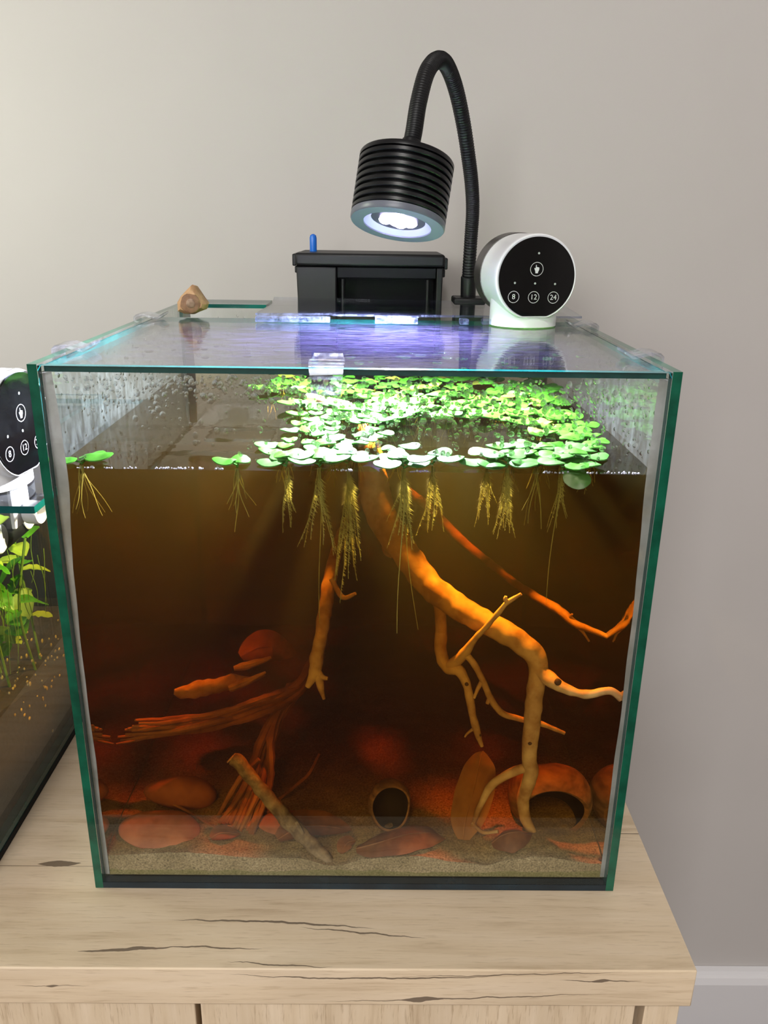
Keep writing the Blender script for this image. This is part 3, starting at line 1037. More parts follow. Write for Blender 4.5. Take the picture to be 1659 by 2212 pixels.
dw3 = empty('forked_driftwood_branch', P(680, 1500, 0.05), 'hanging driftwood branch with a forked tip, left of centre', 'driftwood')
branch('branch', [(800, 1050, 0.150, 3.6), (768, 1100, 0.140, 3.6), (738, 1158, 0.118, 3.8), (716, 1230, 0.092, 4.2), (706, 1300, 0.070, 4.2), (694, 1370, 0.052, 4.0), (684, 1420, 0.048, 4.2), (680, 1452, 0.046, 3.8), (674, 1466, 0.045, 2.8), (664, 1484, 0.044, 1.5)], dw3)
branch('twig', [(682, 1446, 0.046, 3.0), (690, 1472, 0.044, 2.3), (694, 1490, 0.043, 1.8), (700, 1510, 0.042, 1.0)], dw3)
branch('twig', [(684, 1448, 0.045, 2.4), (696, 1462, 0.044, 1.6), (708, 1466, 0.043, 1.0)], dw3)
branch('twig', [(716, 1250, 0.066, 1.5), (740, 1290, 0.060, 1.5), (768, 1282, 0.056, 1.0)], dw3)

# fibrous root wood on the left
rw = empty('fibrous_root_wood', floor_at(505, 1792), 'red-brown fibrous root wood fanning out to the left pane', 'driftwood')
rr = random.Random(3)
for k in range(11):
    u = k / 10
    y1 = 1560 + 46 * u + rr.uniform(-4, 4)
    x1 = 285 - 40 * u + rr.uniform(-15, 25)
    pts = [(690 + rr.uniform(-8, 8), 1400 + 30 * u, 0.10 + 0.012 * rr.random(), 2.6), (640, 1478 + 26 * u, 0.085 + rr.uniform(-0.006, 0.006), 2.4), (560, 1516 + 26 * u + rr.uniform(-6, 6), 0.072 + rr.uniform(-0.008, 0.008), 2.1),
           (460, 1540 + 32 * u + rr.uniform(-5, 5), 0.060 + rr.uniform(-0.007, 0.007), 1.9), (360, 1556 + 34 * u + rr.uniform(-5, 5), 0.050 + rr.uniform(-0.004, 0.004), 1.5), (x1, y1 - 2, 0.042, 0.7)]
    branch('root_strand', pts, rw, 'root', n=7, sub=7, wob=0.45)
for k in range(13):
    u = k / 12
    f_ = floor_at(474 + 70 * u + rr.uniform(-4, 4), 1778 + 22 * u + rr.uniform(-8, 6))
    a = P(640 + rr.uniform(-14, 14), 1488 + rr.uniform(-10, 10), 0.086)
    m1 = P(590 - 20 * (1 - u) + rr.uniform(-6, 6), 1590 + rr.uniform(-10, 10), 0.070 + rr.uniform(-0.006, 0.006))
    m2 = P(528 + 50 * u + rr.uniform(-5, 5), 1690 + rr.uniform(-8, 8), 0.052 + rr.uniform(-0.006, 0.006))
    s_ = spline([tuple(a) + (0.0024,), tuple(m1) + (0.0026,), tuple(m2) + (0.0023,), tuple(f_) + (0.0013,)], 9)
    MB().tube([q[:3] for q in s_], [q[3] for q in s_], 7, wob=0.45, wsc=170).build('root_strand', M['root'], rw)
branch('root_strand', [(560, 1640, 0.050, 1.3), (520, 1680, 0.046, 1.6), (494, 1722, 0.043, 1.6), (474, 1758, 0.040, 1.1)], rw, 'root', n=7)

ws = empty('driftwood_slab', P(480, 1500, 0.075), 'pale lit wood slab lying above the root wood on the left', 'driftwood')
branch('slab', [(376, 1494, 0.066, 2.0), (404, 1494, 0.068, 5.2), (450, 1484, 0.072, 6.0), (500, 1474, 0.076, 5.0), (540, 1470, 0.080, 2.4), (572, 1456, 0.082, 1.2)], ws, 'drift', n=14, flat=0.55, wob=0.35)
branch('splinter', [(505, 1444, 0.078, 1.6), (530, 1438, 0.080, 2.6), (560, 1430, 0.082, 2.0), (586, 1420, 0.084, 0.9)], ws, 'drift', n=9)
branch('splinter', [(496, 1488, 0.072, 2.2), (520, 1478, 0.073, 2.8), (550, 1464, 0.074, 1.6), (574, 1452, 0.075, 0.8)], ws, 'drift', n=9)

# bark-covered stick leaning on the sand
bs = floor_at(716, 1866)
stick = empty('bark_stick', bs, 'flecked bark stick leaning with its lower end in the front sand', 'stick')
branch('shaft', [(503, 1640, 0.040, 4.0), (520, 1652, 0.038, 4.3), (560, 1700, 0.033, 4.2), (610, 1760, 0.025, 4.3), (660, 1812, 0.017, 4.4), (702, 1852, 0.0115, 3.8), (718, 1866, 0.0095, 2.4)], stick, 'bark', n=14, wob=0.3)
branch('bark_flake', [(640, 1776, 0.0175, 1.0), (648, 1790, 0.0150, 1.6), (655, 1802, 0.0135, 0.8)], stick, 'bark', n=7)
branch('cut_end', [(501, 1638, 0.0402, 3.9), (499, 1636, 0.0404, 3.6)], stick, 'drift', n=14, sub=2, wob=0.1)

tw = empty('fallen_twig', floor_at(560, 1838), 'thin twig lying on the sand between flat stone and bark stick', 'twig')
branch('stem', [(366, 1733, 0.046, 0.7), (400, 1750, 0.041, 0.9), (450, 1780, 0.032, 0.9), (500, 1806, 0.024, 0.8), (545, 1826, 0.0175, 0.8), (572, 1846, 0.0115, 0.5)], tw, 'root', n=6, wob=0.3)
branch('side_shoot', [(412, 1756, 0.039, 0.6), (420, 1774, 0.036, 0.6), (418, 1786, 0.034, 0.4)], tw, 'root', n=5)
branch('side_shoot', [(546, 1826, 0.0175, 0.6), (560, 1834, 0.014, 0.5), (566, 1848, 0.0105, 0.4)], tw, 'root', n=5)
o = branch('arched_twig', [(690, 1628, 0.075, 0.8), (668, 1670, 0.068, 1.1), (640, 1696, 0.062, 1.1), (604, 1726, 0.052, 0.8)], None, 'root', n=6)
tag(o, 'faint arched twig behind the bark stick', 'twig')

# ------------------------------------------------------------------ stones, shells, dried leaves


def rot_blob(c, rx, ry, rz, tilt, mat, nm, label, cat, wob=0.12, wsc=60, group=None):
    mb = MB().blob((0, 0, 0), rx, ry, rz, 40, 20, wob, wsc)
    q = Matrix.Rotation(tilt[0], 3, 'X') @ Matrix.Rotation(tilt[1], 3, 'Y') @ Matrix.Rotation(tilt[2], 3, 'Z')
    mb.v = [tuple(q @ Vector(v) + Vector(c)) for v in mb.v]
    o_ = mb.build(nm, M[mat], None)
    return tag(o_, label, cat, group)


fa = floor_at(342, 1812)
rot_blob(fa + Vector((0, 0.006, 0.0016)), 0.0245, 0.0150, 0.0042, (0.10, 0.05, 0), 'stone', 'flat_stone', 'flat oval red-brown stone at the front left on the sand', 'stone', 0.08)
fa = floor_at(382, 1762)
rot_blob(fa + Vector((0, 0.012, 0.0075)), 0.0225, 0.010, 0.0105, (0.0, 0.08, 0.1), 'stone', 'round_stone', 'dark red rounded stone behind the flat stone', 'stone', 0.22, 45)
fa = floor_at(566, 1806)
rot_blob(fa + Vector((0.012, 0.010, 0.001)), 0.016, 0.010, 0.0035, (0.05, 0.1, 0.2), 'stone', 'flat_stone', 'small dark flat stone half hidden behind the bark stick', 'stone', 0.2)


def hollow_shell(nm, label, cat, c, R, wall, open_dir, open_ang, mat, sq=(1, 1, 1), wob=0.06):
    """hollow ball with a round opening around open_dir"""
    mb = MB()
    prof = []
    N = 18
    a0 = open_ang
    for i in range(N + 1):
        a = a0 + (math.pi - a0) * i / N
        prof.append((R * math.sin(a), R * math.cos(a)))
    for i in range(N + 1):
        a = math.pi - (math.pi - a0) * i / N
        prof.append(((R - wall) * math.sin(a), (R - wall) * math.cos(a)))
    prof.append(prof[0])
    prof = [(max(r, 0.0), h) for r, h in prof]
    mb.lathe(prof, 44, (0, 0, 0), open_dir, caps=False)
    mb.m = [1 if N < (i // 44) < 2 * N + 1 else 0 for i in range(len(mb.f))]  # inner faces dark brown as in pods, with the hollow's shade painted in
    vv = []
    for v in mb.v:
        v = Vector((v[0] * sq[0], v[1] * sq[1], v[2] * sq[2])) + Vector(c)
        k = 1 + wob * mnoise.noise(v * 55)
        vv.append(tuple(Vector(c) + (v - Vector(c)) * k))
    mb.v = vv
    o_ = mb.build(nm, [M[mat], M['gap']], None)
    return tag(o_, label, cat)


fa = floor_at(842, 1802)
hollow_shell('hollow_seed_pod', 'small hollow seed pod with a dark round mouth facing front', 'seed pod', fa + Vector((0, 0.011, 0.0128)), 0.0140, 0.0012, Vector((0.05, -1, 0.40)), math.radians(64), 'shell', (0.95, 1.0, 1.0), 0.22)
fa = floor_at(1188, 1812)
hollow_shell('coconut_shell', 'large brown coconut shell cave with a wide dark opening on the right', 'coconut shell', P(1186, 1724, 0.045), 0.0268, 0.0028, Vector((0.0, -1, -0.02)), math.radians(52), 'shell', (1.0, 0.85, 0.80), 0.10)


def dried_leaf(label, pts_mid, width, up, mat='dleaf', curl=0.25, nm='dried_leaf'):
    """pts_mid: world points of the midrib; up: leaf normal hint"""
    s_ = [Vector(p) for p in spline([tuple(p) for p in pts_mid], 6)]
    n_ = len(s_)
    root = empty(nm, s_[0], label, 'dried leaf')
    vs, fs = [], []
    for i, p in enumerate(s_):
        t_ = (s_[min(i + 1, n_ - 1)] - s_[max(i - 1, 0)]).normalized()
        sd = t_.cross(Vector(up)).normalized()
        nr = sd.cross(t_)
        u = i / (n_ - 1)
        wd = width * (math.sin(math.pi * min(1, u * 0.94 + 0.06)) ** 0.75)
        for k in range(-4, 5):
            q = k / 4
            vs.append(p + sd * q * wd + nr * (curl * wd * q * q + 0.0012 * mnoise.noise((p + sd * q * wd) * 120)))
    for i in range(n_ - 1):
        for k in range(8):
            fs.append((9 * i + k, 9 * i + k + 1, 9 * i + 10 + k, 9 * i + 9 + k))
    MB().add(vs, fs).build('blade', M[mat], root)
    MB().tube([p + Vector((0, 0, 0.0002)) for p in s_], [0.0006 * (1 - 0.7 * i / n_) for i in range(n_)], 5).build('midrib', M[mat], root)
    return root


up_ = Vector((0, 0, 1))
L_ = lambda x, y, dz=0.0015: floor_at(x, y) + Vector((0, 0, dz))
dried_leaf('pale amber dried leaf standing upright between driftwood foot and seed pod', [floor_at(1000, 1814) + Vector((0, 0, 0)), P(1006, 1770, 0.030), P(1022, 1710, 0.038), P(1036, 1650, 0.044), P(1044, 1622, 0.048)], 0.0128, (0.25, -1, 0.3), 'dleafpale', 0.2)
dried_leaf('crumpled red-brown dried leaf on the sand below the seed pod', [L_(770, 1838), L_(820, 1832, 0.004), L_(880, 1820, 0.006), L_(930, 1815, 0.005), L_(962, 1818, 0.002)], 0.0110, up_, 'dleaf', -0.3)
dried_leaf('curled dried leaf on the sand at the foot of the driftwood', [L_(1062, 1826), L_(1085, 1822, 0.006), L_(1115, 1818, 0.007), L_(1150, 1806, 0.002)], 0.0100, up_, 'dleaf', -0.55)
dried_leaf('dark dried leaf lying between bark stick and seed pod', [L_(600, 1818), L_(650, 1800, 0.005), L_(700, 1796, 0.004), L_(760, 1800, 0.002)], 0.0120, up_, 'dleaf', 0.2)
dried_leaf('small dried leaf scrap at the lower end of the bark stick', [L_(735, 1848), L_(750, 1830, 0.003), L_(768, 1822, 0.002)], 0.0055, up_, 'dleaf', 0.2)
dried_leaf('dried leaf lying in the gloom behind the pale slab', [P(520, 1420, 0.10), P(560, 1400, 0.108), P(600, 1400, 0.112), P(640, 1412, 0.118)], 0.012, (0, -0.6, 1), 'dleaf', 0.2)
dried_leaf('brown dried leaf scrap on the sand beside the flat stone', [L_(455, 1815), L_(480, 1808, 0.003), L_(520, 1806, 0.001)], 0.0065, up_, 'dleaf', 0.2)
rp_ = floor_at(1300, 1862)
o = MB().blob(rp_ + Vector((0, 0.0014, 0.0006)), 0.0016, 0.0012, 0.0011, 10, 8, 0.2, 400).build('snail', M['knot'], None)
tag(o, 'tiny dark snail on the sand in the front right corner', 'snail')

# ------------------------------------------------------------------ floating plants
M['leafA'] = pbr('bright_green_leaf', lin(44, 106, 14), lin(62, 124, 26), scale=160, rough=0.38, trans=0.35)
M['leafB'] = pbr('mint_green_leaf', lin(62, 114, 46), lin(80, 130, 62), scale=160, rough=0.30, trans=0.3)
M['leafY'] = pbr('yellowing_leaf', lin(104, 124, 30), lin(118, 118, 44), scale=160, rough=0.4, trans=0.35)
M['roots'] = pbr('olive_plant_roots', lin(170, 160, 78), lin(140, 128, 58), scale=60, rough=0.7, trans=0.3)


def leaf_mesh(r, asp, mats, seed):
    g = random.Random(seed)
    n_ = 18
    ring1, ring2 = [], []
    for k in range(n_):
        a = 2 * math.pi * k / n_
        rr_ = r * (1 - 0.20 * max(0, math.cos(a - math.pi)) ** 6 + 0.04 * g.uniform(-1, 1))
        x = r * 1.05 + rr_ * math.cos(a)
        y = rr_ * math.sin(a) * asp
        z = 0.0004 + 0.0006 * math.sin(2 * a + seed)
        ring1.append((x, y, z))
        ring2.append((r * 1.05 + (x - r * 1.05) * 0.55, y * 0.55, z + r * 0.10))
    vs = ring1 + ring2 + [(r * 1.05, 0, r * 0.11)] + [(x, y, z - 0.0006) for x, y, z in ring1] + [(r, 0, -0.0002)]
    fs = []
    c = 2 * n_
    d0 = c + 1
    for k in range(n_):
        k2 = (k + 1) % n_
        fs += [(k, k2, n_ + k2, n_ + k), (n_ + k, n_ + k2, c), (d0 + k, k, n_ * 0 + k, d0 + k) if False else (d0 + k2, k2, k, d0 + k), (d0 + n_, d0 + k2, d0 + k)]
    mb = MB().add(vs, fs)
    # stalk
    mb.tube([(0, 0, -0.001), (r * 0.3, 0, -0.0004), (r * 0.6, 0, 0.0)], [0.0006, 0.0005, 0.0003], 5)
    return mb.mesh('leaf', mats)


LEAF = {}
for mk in ('leafA', 'leafB', 'leafY'):
    LEAF[mk] = [leaf_mesh(r, a, M[mk], i) for i, (r, a) in enumerate(((0.0052, 0.85), (0.0064, 0.80), (0.0075, 0.78), (0.0046, 0.95)))]


def strand(mb, p, length, dx, dy, g, feather=0.0, r0=0.00022, curve=0.0):
    n_ = 9
    pts = []
    ph = g.uniform(0, 6)
    for i in range(n_):
        u = i / (n_ - 1)
        pts.append(Vector(p) + Vector((dx * u ** 1.3 + curve * math.sin(u * 3) + 0.0008 * math.sin(ph + u * 5), dy * u + 0.0006 * math.cos(ph + u * 4), -length * u)))
    for q in pts:
        q.y = max(q.y, G + 0.0016)
    mb.tube(pts, [r0 * (1 - 0.6 * i / n_) for i in range(n_)], 4, cap=False)
    if feather:
        m = int(length * 4200)
        for k in range(m):
            u = g.uniform(0.12, 1)
            i = min(int(u * (n_ - 1)), n_ - 2)
            q = pts[i].lerp(pts[i + 1], u * (n_ - 1) - i)
            a = g.uniform(0, 2 * math.pi)
            L = feather * g.uniform(0.4, 1) * (1.15 - u)
            e = q + Vector((math.cos(a) * L, math.sin(a) * L * 0.6, -L * 0.8))
            e.y = max(e.y, G + 0.0012)
            sd = Vector((0.00011, 0, 0.00011))
            mb.add([q - sd, q + sd, e], [(0, 1, 2)])


def floating_plant(p, label, group, g, nl=4, size=None, mats=('leafA', 'leafB'), roots=None, rot=None, drop=None):
    root = empty('floating_plant', p, label, 'floating plant', group)
    a0 = g.uniform(0, 6.28) if rot is None else rot
    for k in range(nl):
        mk = g.choice(mats)
        me = LEAF[mk][g.randrange(4) if size is None else size]
        o_ = bpy.data.objects.new('leaf', me)
        COL.objects.link(o_)
        o_.parent = root
        a = a0 + 2 * math.pi * k / nl + g.uniform(-0.35, 0.35)
        L = 0.0135
        tip = Vector(p) + Vector((math.cos(a), math.sin(a), 0)) * L
        if tip.y < G + 0.003:      # keep off the front pane
            a = math.copysign(abs(a), 1)
            a = g.uniform(0.25, math.pi - 0.25)
        if tip.x > WX - G - 0.002:
            a = math.pi + g.uniform(-0.8, 0.8)
            if (Vector(p).y + math.sin(a) * L) < G + 0.003:
                a = math.pi - g.uniform(0.1, 0.8)
        o_.location = (0, 0, 0.0008 + 0.0009 * k)
        o_.rotation_euler = (g.uniform(-0.06, 0.06), g.uniform(-0.10, 0.02), a)
    if drop:
        o_ = bpy.data.objects.new('leaf', LEAF[drop[0]][2])
        COL.objects.link(o_)
        o_.parent = root
        o_.location = (0, -0.001, -0.0015)
        o_.rotation_euler = drop[1]
    if roots:
        mb = MB()
        for (cnt, ln, spread, fe, r0) in roots:
            for k in range(cnt):
                a = 2 * math.pi * (k + g.random() * 0.7) / cnt
                L = ln * g.uniform(0.6, 1.0)
                strand(mb, Vector(p) + Vector((0, 0, -0.001)), L, spread * math.cos(a) * g.uniform(0.5, 1), spread * 0.6 * math.sin(a), g, fe, r0)
        mb.build('roots', M['roots'], root)
    return root


g = random.Random(21)
spray = [(7, 0.016, 0.012, 0, 0.00020)]
W_ = lambda x, y: PZ(x, y, ZW + 0.0002)
thick = [(7, 0.030, 0.009, 0.0030, 0.00022)]
GF = 'floating plants along the front pane'
FP = [  # x, y, leaves, size, materials, roots, label
    (175, 1001, 3, 2, ('leafA',), [(8, 0.027, 0.013, 0, 0.00032)], 'lone bright green floating plant in the front left corner'),
    (512, 1008, 2, 1, ('leafA',), [(7, 0.026, 0.008, 0, 0.0003), (1, 0.038, 0.002, 0, 0.00036)], 'two-leaved floating plant at the front, first one right of the lone plant'),
    (620, 1006, 4, 2, ('leafB',), [(6, 0.036, 0.006, 0.0035, 0.00020)], 'mint floating plant at the front, left end of the centre cluster'),
    (690, 1006, 4, 2, ('leafB', 'leafA'), [(8, 0.052, 0.013, 0.004, 0.00020), (1, 0.100, 0.012, 0, 0.0003)], 'mint floating plant at the front with a long arching root'),
    (752, 1000, 4, 2, ('leafB', 'leafY'), [(11, 0.074, 0.009, 0.0048, 0.00020)], 'floating plant at the front with the longest feathery root curtain'),
    (872, 1010, 5, 2, ('leafB',), [(12, 0.042, 0.008, 0.0042, 0.00020), (2, 0.098, 0.014, 0, 0.00032)], 'glaring pale floating plant at the front centre above the trunk'),
    (936, 1003, 4, 2, ('leafB',), [(8, 0.040, 0.008, 0.0036, 0.00020)], 'large-leaved pale floating plant at the front, right end of the centre cluster'),
    (1052, 1000, 4, 2, ('leafB', 'leafY'), [(7, 0.034, 0.006, 0.0034, 0.00020)], 'pale floating plant at the front, just right of the open dark gap'),
    (1096, 1008, 5, 2, ('leafB',), [(11, 0.040, 0.007, 0.0042, 0.00020)], 'floating plant at the front with a bushy hanging root tuft, right of centre'),
    (1160, 1006, 4, 2, ('leafB', 'leafA'), [(6, 0.034, 0.009, 0.0, 0.00028)], 'floating plant at the front, left neighbour of the hanging leaf'),
    (1212, 1008, 4, 2, ('leafA', 'leafB'), [(6, 0.038, 0.006, 0.0025, 0.00020), (1, 0.082, 0.003, 0, 0.00034)], 'floating plant at the front with one leaf hanging under water'),
    (1262, 1003, 3, 1, ('leafB',), [(3, 0.016, 0.004, 0, 0.0002)], 'small floating plant at the front nearest the right pane'),
]
for x, y, nl, sz, ms, rt_, lb in FP:
    floating_plant(W_(x, y), lb, GF, g, nl, sz, ms, rt_, drop=('leafB', (1.0, 0.35, -0.35)) if 'hanging under' in lb else None)


def inpoly(x, y, pl_):
    c = False
    j = len(pl_) - 1
    for i in range(len(pl_)):
        if (pl_[i][1] > y) != (pl_[j][1] > y) and x < (pl_[j][0] - pl_[i][0]) * (y - pl_[i][1]) / (pl_[j][1] - pl_[i][1]) + pl_[i][0]:
            c = not c
        j = i
    return c


ORD = 'first second third fourth fifth sixth seventh eighth ninth tenth eleventh twelfth thirteenth fourteenth fifteenth sixteenth seventeenth eighteenth nineteenth twentieth twenty-first twenty-second twenty-third'.split()
NUM = {3: 'three', 4: 'four', 5: 'five'}
AREAS = [
    (56, [(560, 846), (600, 822), (1150, 818), (1215, 868), (1235, 905), (1120, 905), (1000, 890), (840, 900), (760, 868), (640, 850)], 0.0125, ('leafA', 'leafA', 'leafA', 'leafA', 'leafA', 'leafA', 'leafB', 'leafY'), 'floater in the back mat', 'floating plants in the dense mat at the back'),
    (11, [(640, 878), (800, 878), (880, 888), (880, 908), (730, 910), (712, 945), (648, 940)], 0.0130, ('leafA', 'leafB'), 'floater in the left-middle patch', 'floating plants left of the middle'),
    (9, [(880, 880), (1000, 884), (1110, 894), (1120, 908), (1020, 908), (900, 904)], 0.0150, ('leafA', 'leafA', 'leafB'), 'floater under the lamp', 'floating plants under the lamp'),
    (8, [(1120, 905), (1235, 905), (1262, 935), (1260, 955), (1140, 945)], 0.0160, ('leafA', 'leafY', 'leafA'), 'floater beside the right pane', 'floating plants beside the right pane'),
    (8, [(1150, 965), (1270, 960), (1285, 992), (1120, 996), (1070, 980)], 0.0160, ('leafA', 'leafB'), 'floater in the front-right cluster', 'floating plants in the front right cluster'),
    (7, [(600, 962), (840, 945), (860, 985), (600, 990)], 0.0165, ('leafB', 'leafB', 'leafA'), 'glaring floater behind the front centre plants', 'floating plants behind the front centre row'),
]
for cnt, pl_, md, ms, lb, grp in AREAS:
    done = []
    tries = 0
    xa_, xb_ = min(p[0] for p in pl_), max(p[0] for p in pl_)
    ya_, yb_ = min(p[1] for p in pl_), max(p[1] for p in pl_)
    while len(done) < cnt and tries < 6000:
        tries += 1
        x, y = g.uniform(xa_, xb_), g.uniform(ya_, yb_)
        if not inpoly(x, y, pl_):
            continue
        p = W_(x, y)
        if p.y > DY - G - 0.012 or p.x > WX - G - 0.010 or any((p - q).length < md * (1 - tries / 9000) for q in done):
            continue
        done.append(p)
        p.z += g.uniform(0, 0.0006)
    rows = sorted(done, key=lambda q: -q.y)
    nr = 3 if cnt > 20 else (2 if cnt > 6 else 1)
    for i, p in enumerate(rows):
        r_ = i * nr // len(rows)
        same = sorted([q for j, q in enumerate(rows) if j * nr // len(rows) == r_], key=lambda q: q.x)
        nth = ORD[same.index(p)]
        rn = {1: 'only row', 2: ('rear row', 'front row')[min(r_, 1)], 3: ('rear row', 'middle row', 'front row')[r_]}[nr]
        k_ = g.choice((3, 4, 4, 5))
        floating_plant(p, f"{NUM[k_]}-leaved {lb}, {nth} from the left in its {rn}", grp, g, k_, None, ms, [(4, 0.020, 0.006, 0.0, 0.00022)])
for (x, y), lb in (((0.004, 0.116), 'leftmost'), ((0.018, 0.110), 'middle'), ((0.008, 0.098), 'foremost')):  # three extra floaters added to shade the trunk top below
    floating_plant(Vector((x, y, ZW + 0.0004)), f'five-leaved green floater added to shade the driftwood trunk, {lb} of three', 'floating plants added to shade the trunk', g, 5, 2, ('leafA', 'leafB'), [(4, 0.020, 0.006, 0.0, 0.00022)])

# ------------------------------------------------------------------ droplets and bubbles
M['drop'] = None
t = NT('water_droplet')
gb = t.n('ShaderNodeBsdfGlass')
gb.inputs['IOR'].default_value = 1.33
gb.inputs['Roughness'].default_value = 0.0
trn = t.n('ShaderNodeBsdfTransparent')
mx_ = t.n('ShaderNodeMixShader')
mx_.inputs[0].default_value = 0.30
t.l(gb.outputs[0], mx_.inputs[1])
t.l(trn.outputs[0], mx_.inputs[2])
t.l(mx_.outputs[0], t.out.inputs[0])
M['drop'] = t.m


def cap_(mb, c, r, nrm, hgt=0.45, n_=8, st=1.0):
    c = Vector(c)
    nv = Vector(nrm)
    a = Vector((0, 0, 1)) if abs(nv.z) < 0.9 else Vector((1, 0, 0))
    u = nv.cross(a).normalized()
    v = nv.cross(u)
    vs = []
    for k in range(n_):
        an = 2 * math.pi * k / n_
        vs.append(c + u * r * math.cos(an) + v * r * st * math.sin(an))
    for k in range(n_):
        an = 2 * math.pi * k / n_
        vs.append(c + (u * math.cos(an) + v * st * math.sin(an)) * r * 0.7 + nv * r * hgt * 0.7)
    vs.append(c + nv * r * hgt)
    fs = [tuple(range(n_))]
    for k in range(n_):
        k2 = (k + 1) % n_
        fs += [(k, n_ + k, n_ + k2, k2), (n_ + k, 2 * n_, n_ + k2)]
    mb.add(vs, fs)


dr = random.Random(5)
mb = MB()
yd = G + 0.00008
for i in range(2600):
    x = dr.uniform(-0.135, 0.139)
    z = ZW + 0.002 + (LZ0 - ZW - 0.003) * dr.random() ** 0.6
    u = (x + 0.02) / 0.15
    dens = 0.15 + 0.85 * math.exp(-((z - 0.2925) / 0.006) ** 2) if x < -0.03 else 0.75 * (0.35 + 0.65 * math.exp(-((z - 0.285) / 0.014) ** 2))
    if x < -0.10 or x > 0.12:
        dens *= 0.45
    if dr.random() > dens:
        continue
    cap_(mb, (x, yd, z), dr.choice((0.0005, 0.0006, 0.0008, 0.0010, 0.0014)) * dr.uniform(0.7, 1.2), (0, 1, 0), 0.5, 8, dr.uniform(0.9, 1.4))
o = mb.build('condensation', M['drop'], None)
tag(o, 'beaded condensation droplets on the inside of the front pane above the water', 'water droplets', kind='stuff')
mb = MB()
for i in range(300):
    sx = -1 if i % 2 else 1
    cap_(mb, (sx * (WX - G - 0.0001), dr.uniform(0.012, 0.27), dr.uniform(ZW + 0.002, LZ0 - 0.004)), dr.uniform(0.0006, 0.0013), (-sx, 0, 0), 0.5)
for i in range(320):
    cap_(mb, (dr.uniform(-0.14, 0.14), DY - G - 0.0001, dr.uniform(ZW + 0.002, LZ0 - 0.004)), dr.uniform(0.0007, 0.0016), (0, -1, 0), 0.5)
o = mb.build('condensation', M['drop'], None)
tag(o, 'scattered condensation droplets on the side and back panes', 'water droplets', kind='stuff')
mb = MB()
for i in range(90):
    cap_(mb, (dr.uniform(-0.135, 0.138), G + 0.006 + 0.09 * dr.random() ** 2, LZ0 - 0.00005), dr.uniform(0.0010, 0.0034), (0, 0, -1), 0.4, 12, dr.uniform(0.8, 1.2))
o = mb.build('lid_droplets', M['drop'], None)
tag(o, 'large water drops hanging under the front of the glass lid', 'water droplets', kind='stuff')
M['foam'] = pbr('white_bubble_film', lin(190, 186, 196), rough=0.15, trans=0.4)
mb = MB()
for xa_, xb_ in ((-0.135, -0.126), (-0.122, -0.118), (-0.112, -0.106), (-0.097, -0.073), (-0.068, -0.060), (0.028, 0.036), (0.0905, 0.104), (0.112, 0.118), (-0.012, -0.002), (0.120, 0.138)):
    for k in range(int((xb_ - xa_) * 1500)):
        mb.blob((dr.uniform(xa_, xb_), G + 0.0012 + dr.random() ** 2 * 0.0025, ZW + 0.0002), *[dr.uniform(0.00022, 0.0006)] * 3, 8, 6)
o = mb.build('surface_bubbles', M['foam'], None)
tag(o, 'small white bubbles strung along the waterline at the front pane', 'bubbles', kind='stuff')

# ------------------------------------------------------------------ planted tank on the left
TX1, TX0 = -0.2145, -0.516
TB = 0.0045
t2 = empty('planted_aquarium', (-0.365, 0.15, 0.0002), 'second lower glass aquarium with green plants at the left edge', 'aquarium')
MB().box(TX0 - 0.002, TX1 + 0.0005, -0.002, 0.302, 0.0003, TB - 0.0003).build('foam_mat', pbr('black_foam', lin(12, 12, 13), rough=0.9), t2)
MB().box(TX0, TX1, 0.0, 0.30, TB, TB + 0.005, 2, {'top': 0}).build('bottom_pane', [M['pane'], M['edge'], M['edgeteal']], t2, smooth=False)
for a, b_ in ((TX0, TX0 + 0.005), (TX1 - 0.005, TX1)):
    MB().box(a, b_, 0, 0.30, TB + 0.0052, T2Z, 0, {'front': 1, 'back': 1, 'top': 1, 'bottom': 1}).build('side_pane', [M['pane'], M['edgeteal']], t2, smooth=False)
MB().box(TX0 + 0.0052, TX1 - 0.0052, 0, 0.005, TB + 0.0052, T2Z, 0, {'top': 1}).build('front_pane', [M['pane'], M['edgeteal']], t2, smooth=False)
MB().box(TX0 + 0.0052, TX1 - 0.0052, 0.295, 0.30, TB + 0.0052, T2Z, 0, {'top': 1}).build('back_pane', [M['pane'], M['edgeteal']], t2, smooth=False)
MB().box(TX0, TX1, 0.3002, 0.3012, TB, T2Z - 0.01).build('background_film', M['gap'], t2, smooth=False)
lid2 = MB().box(TX0 + 0.003, -0.158, 0.006, 0.262, T2Z + 0.0003, T2Z + 0.0040, 0, {'front': 1, 'back': 1, 'right': 1, 'left': 1}).build('glass_lid', [M['acryl'], M['edgeteal']], None, smooth=False)
tag(lid2, 'glass cover plate of the planted tank, overhanging towards the cube', 'lid')

M['soil'] = pbr('dark_brown_soil', lin(26, 20, 12), lin(44, 34, 20), scale=260, rough=0.9, bump=0.8)
xs2, ys2 = [TX1 - 0.0053 - (0.29) * i / 40 for i in range(41)], [0.006 + 0.288 * j / 60 for j in range(61)]


def soil_h(x, y):
    return 0.084 - 0.26 * max(0, min(0.18, y - 0.04)) + 0.006 * mnoise.noise(Vector((x * 40, y * 40, 0))) - 0.06 * (TX1 - x) * 0.3


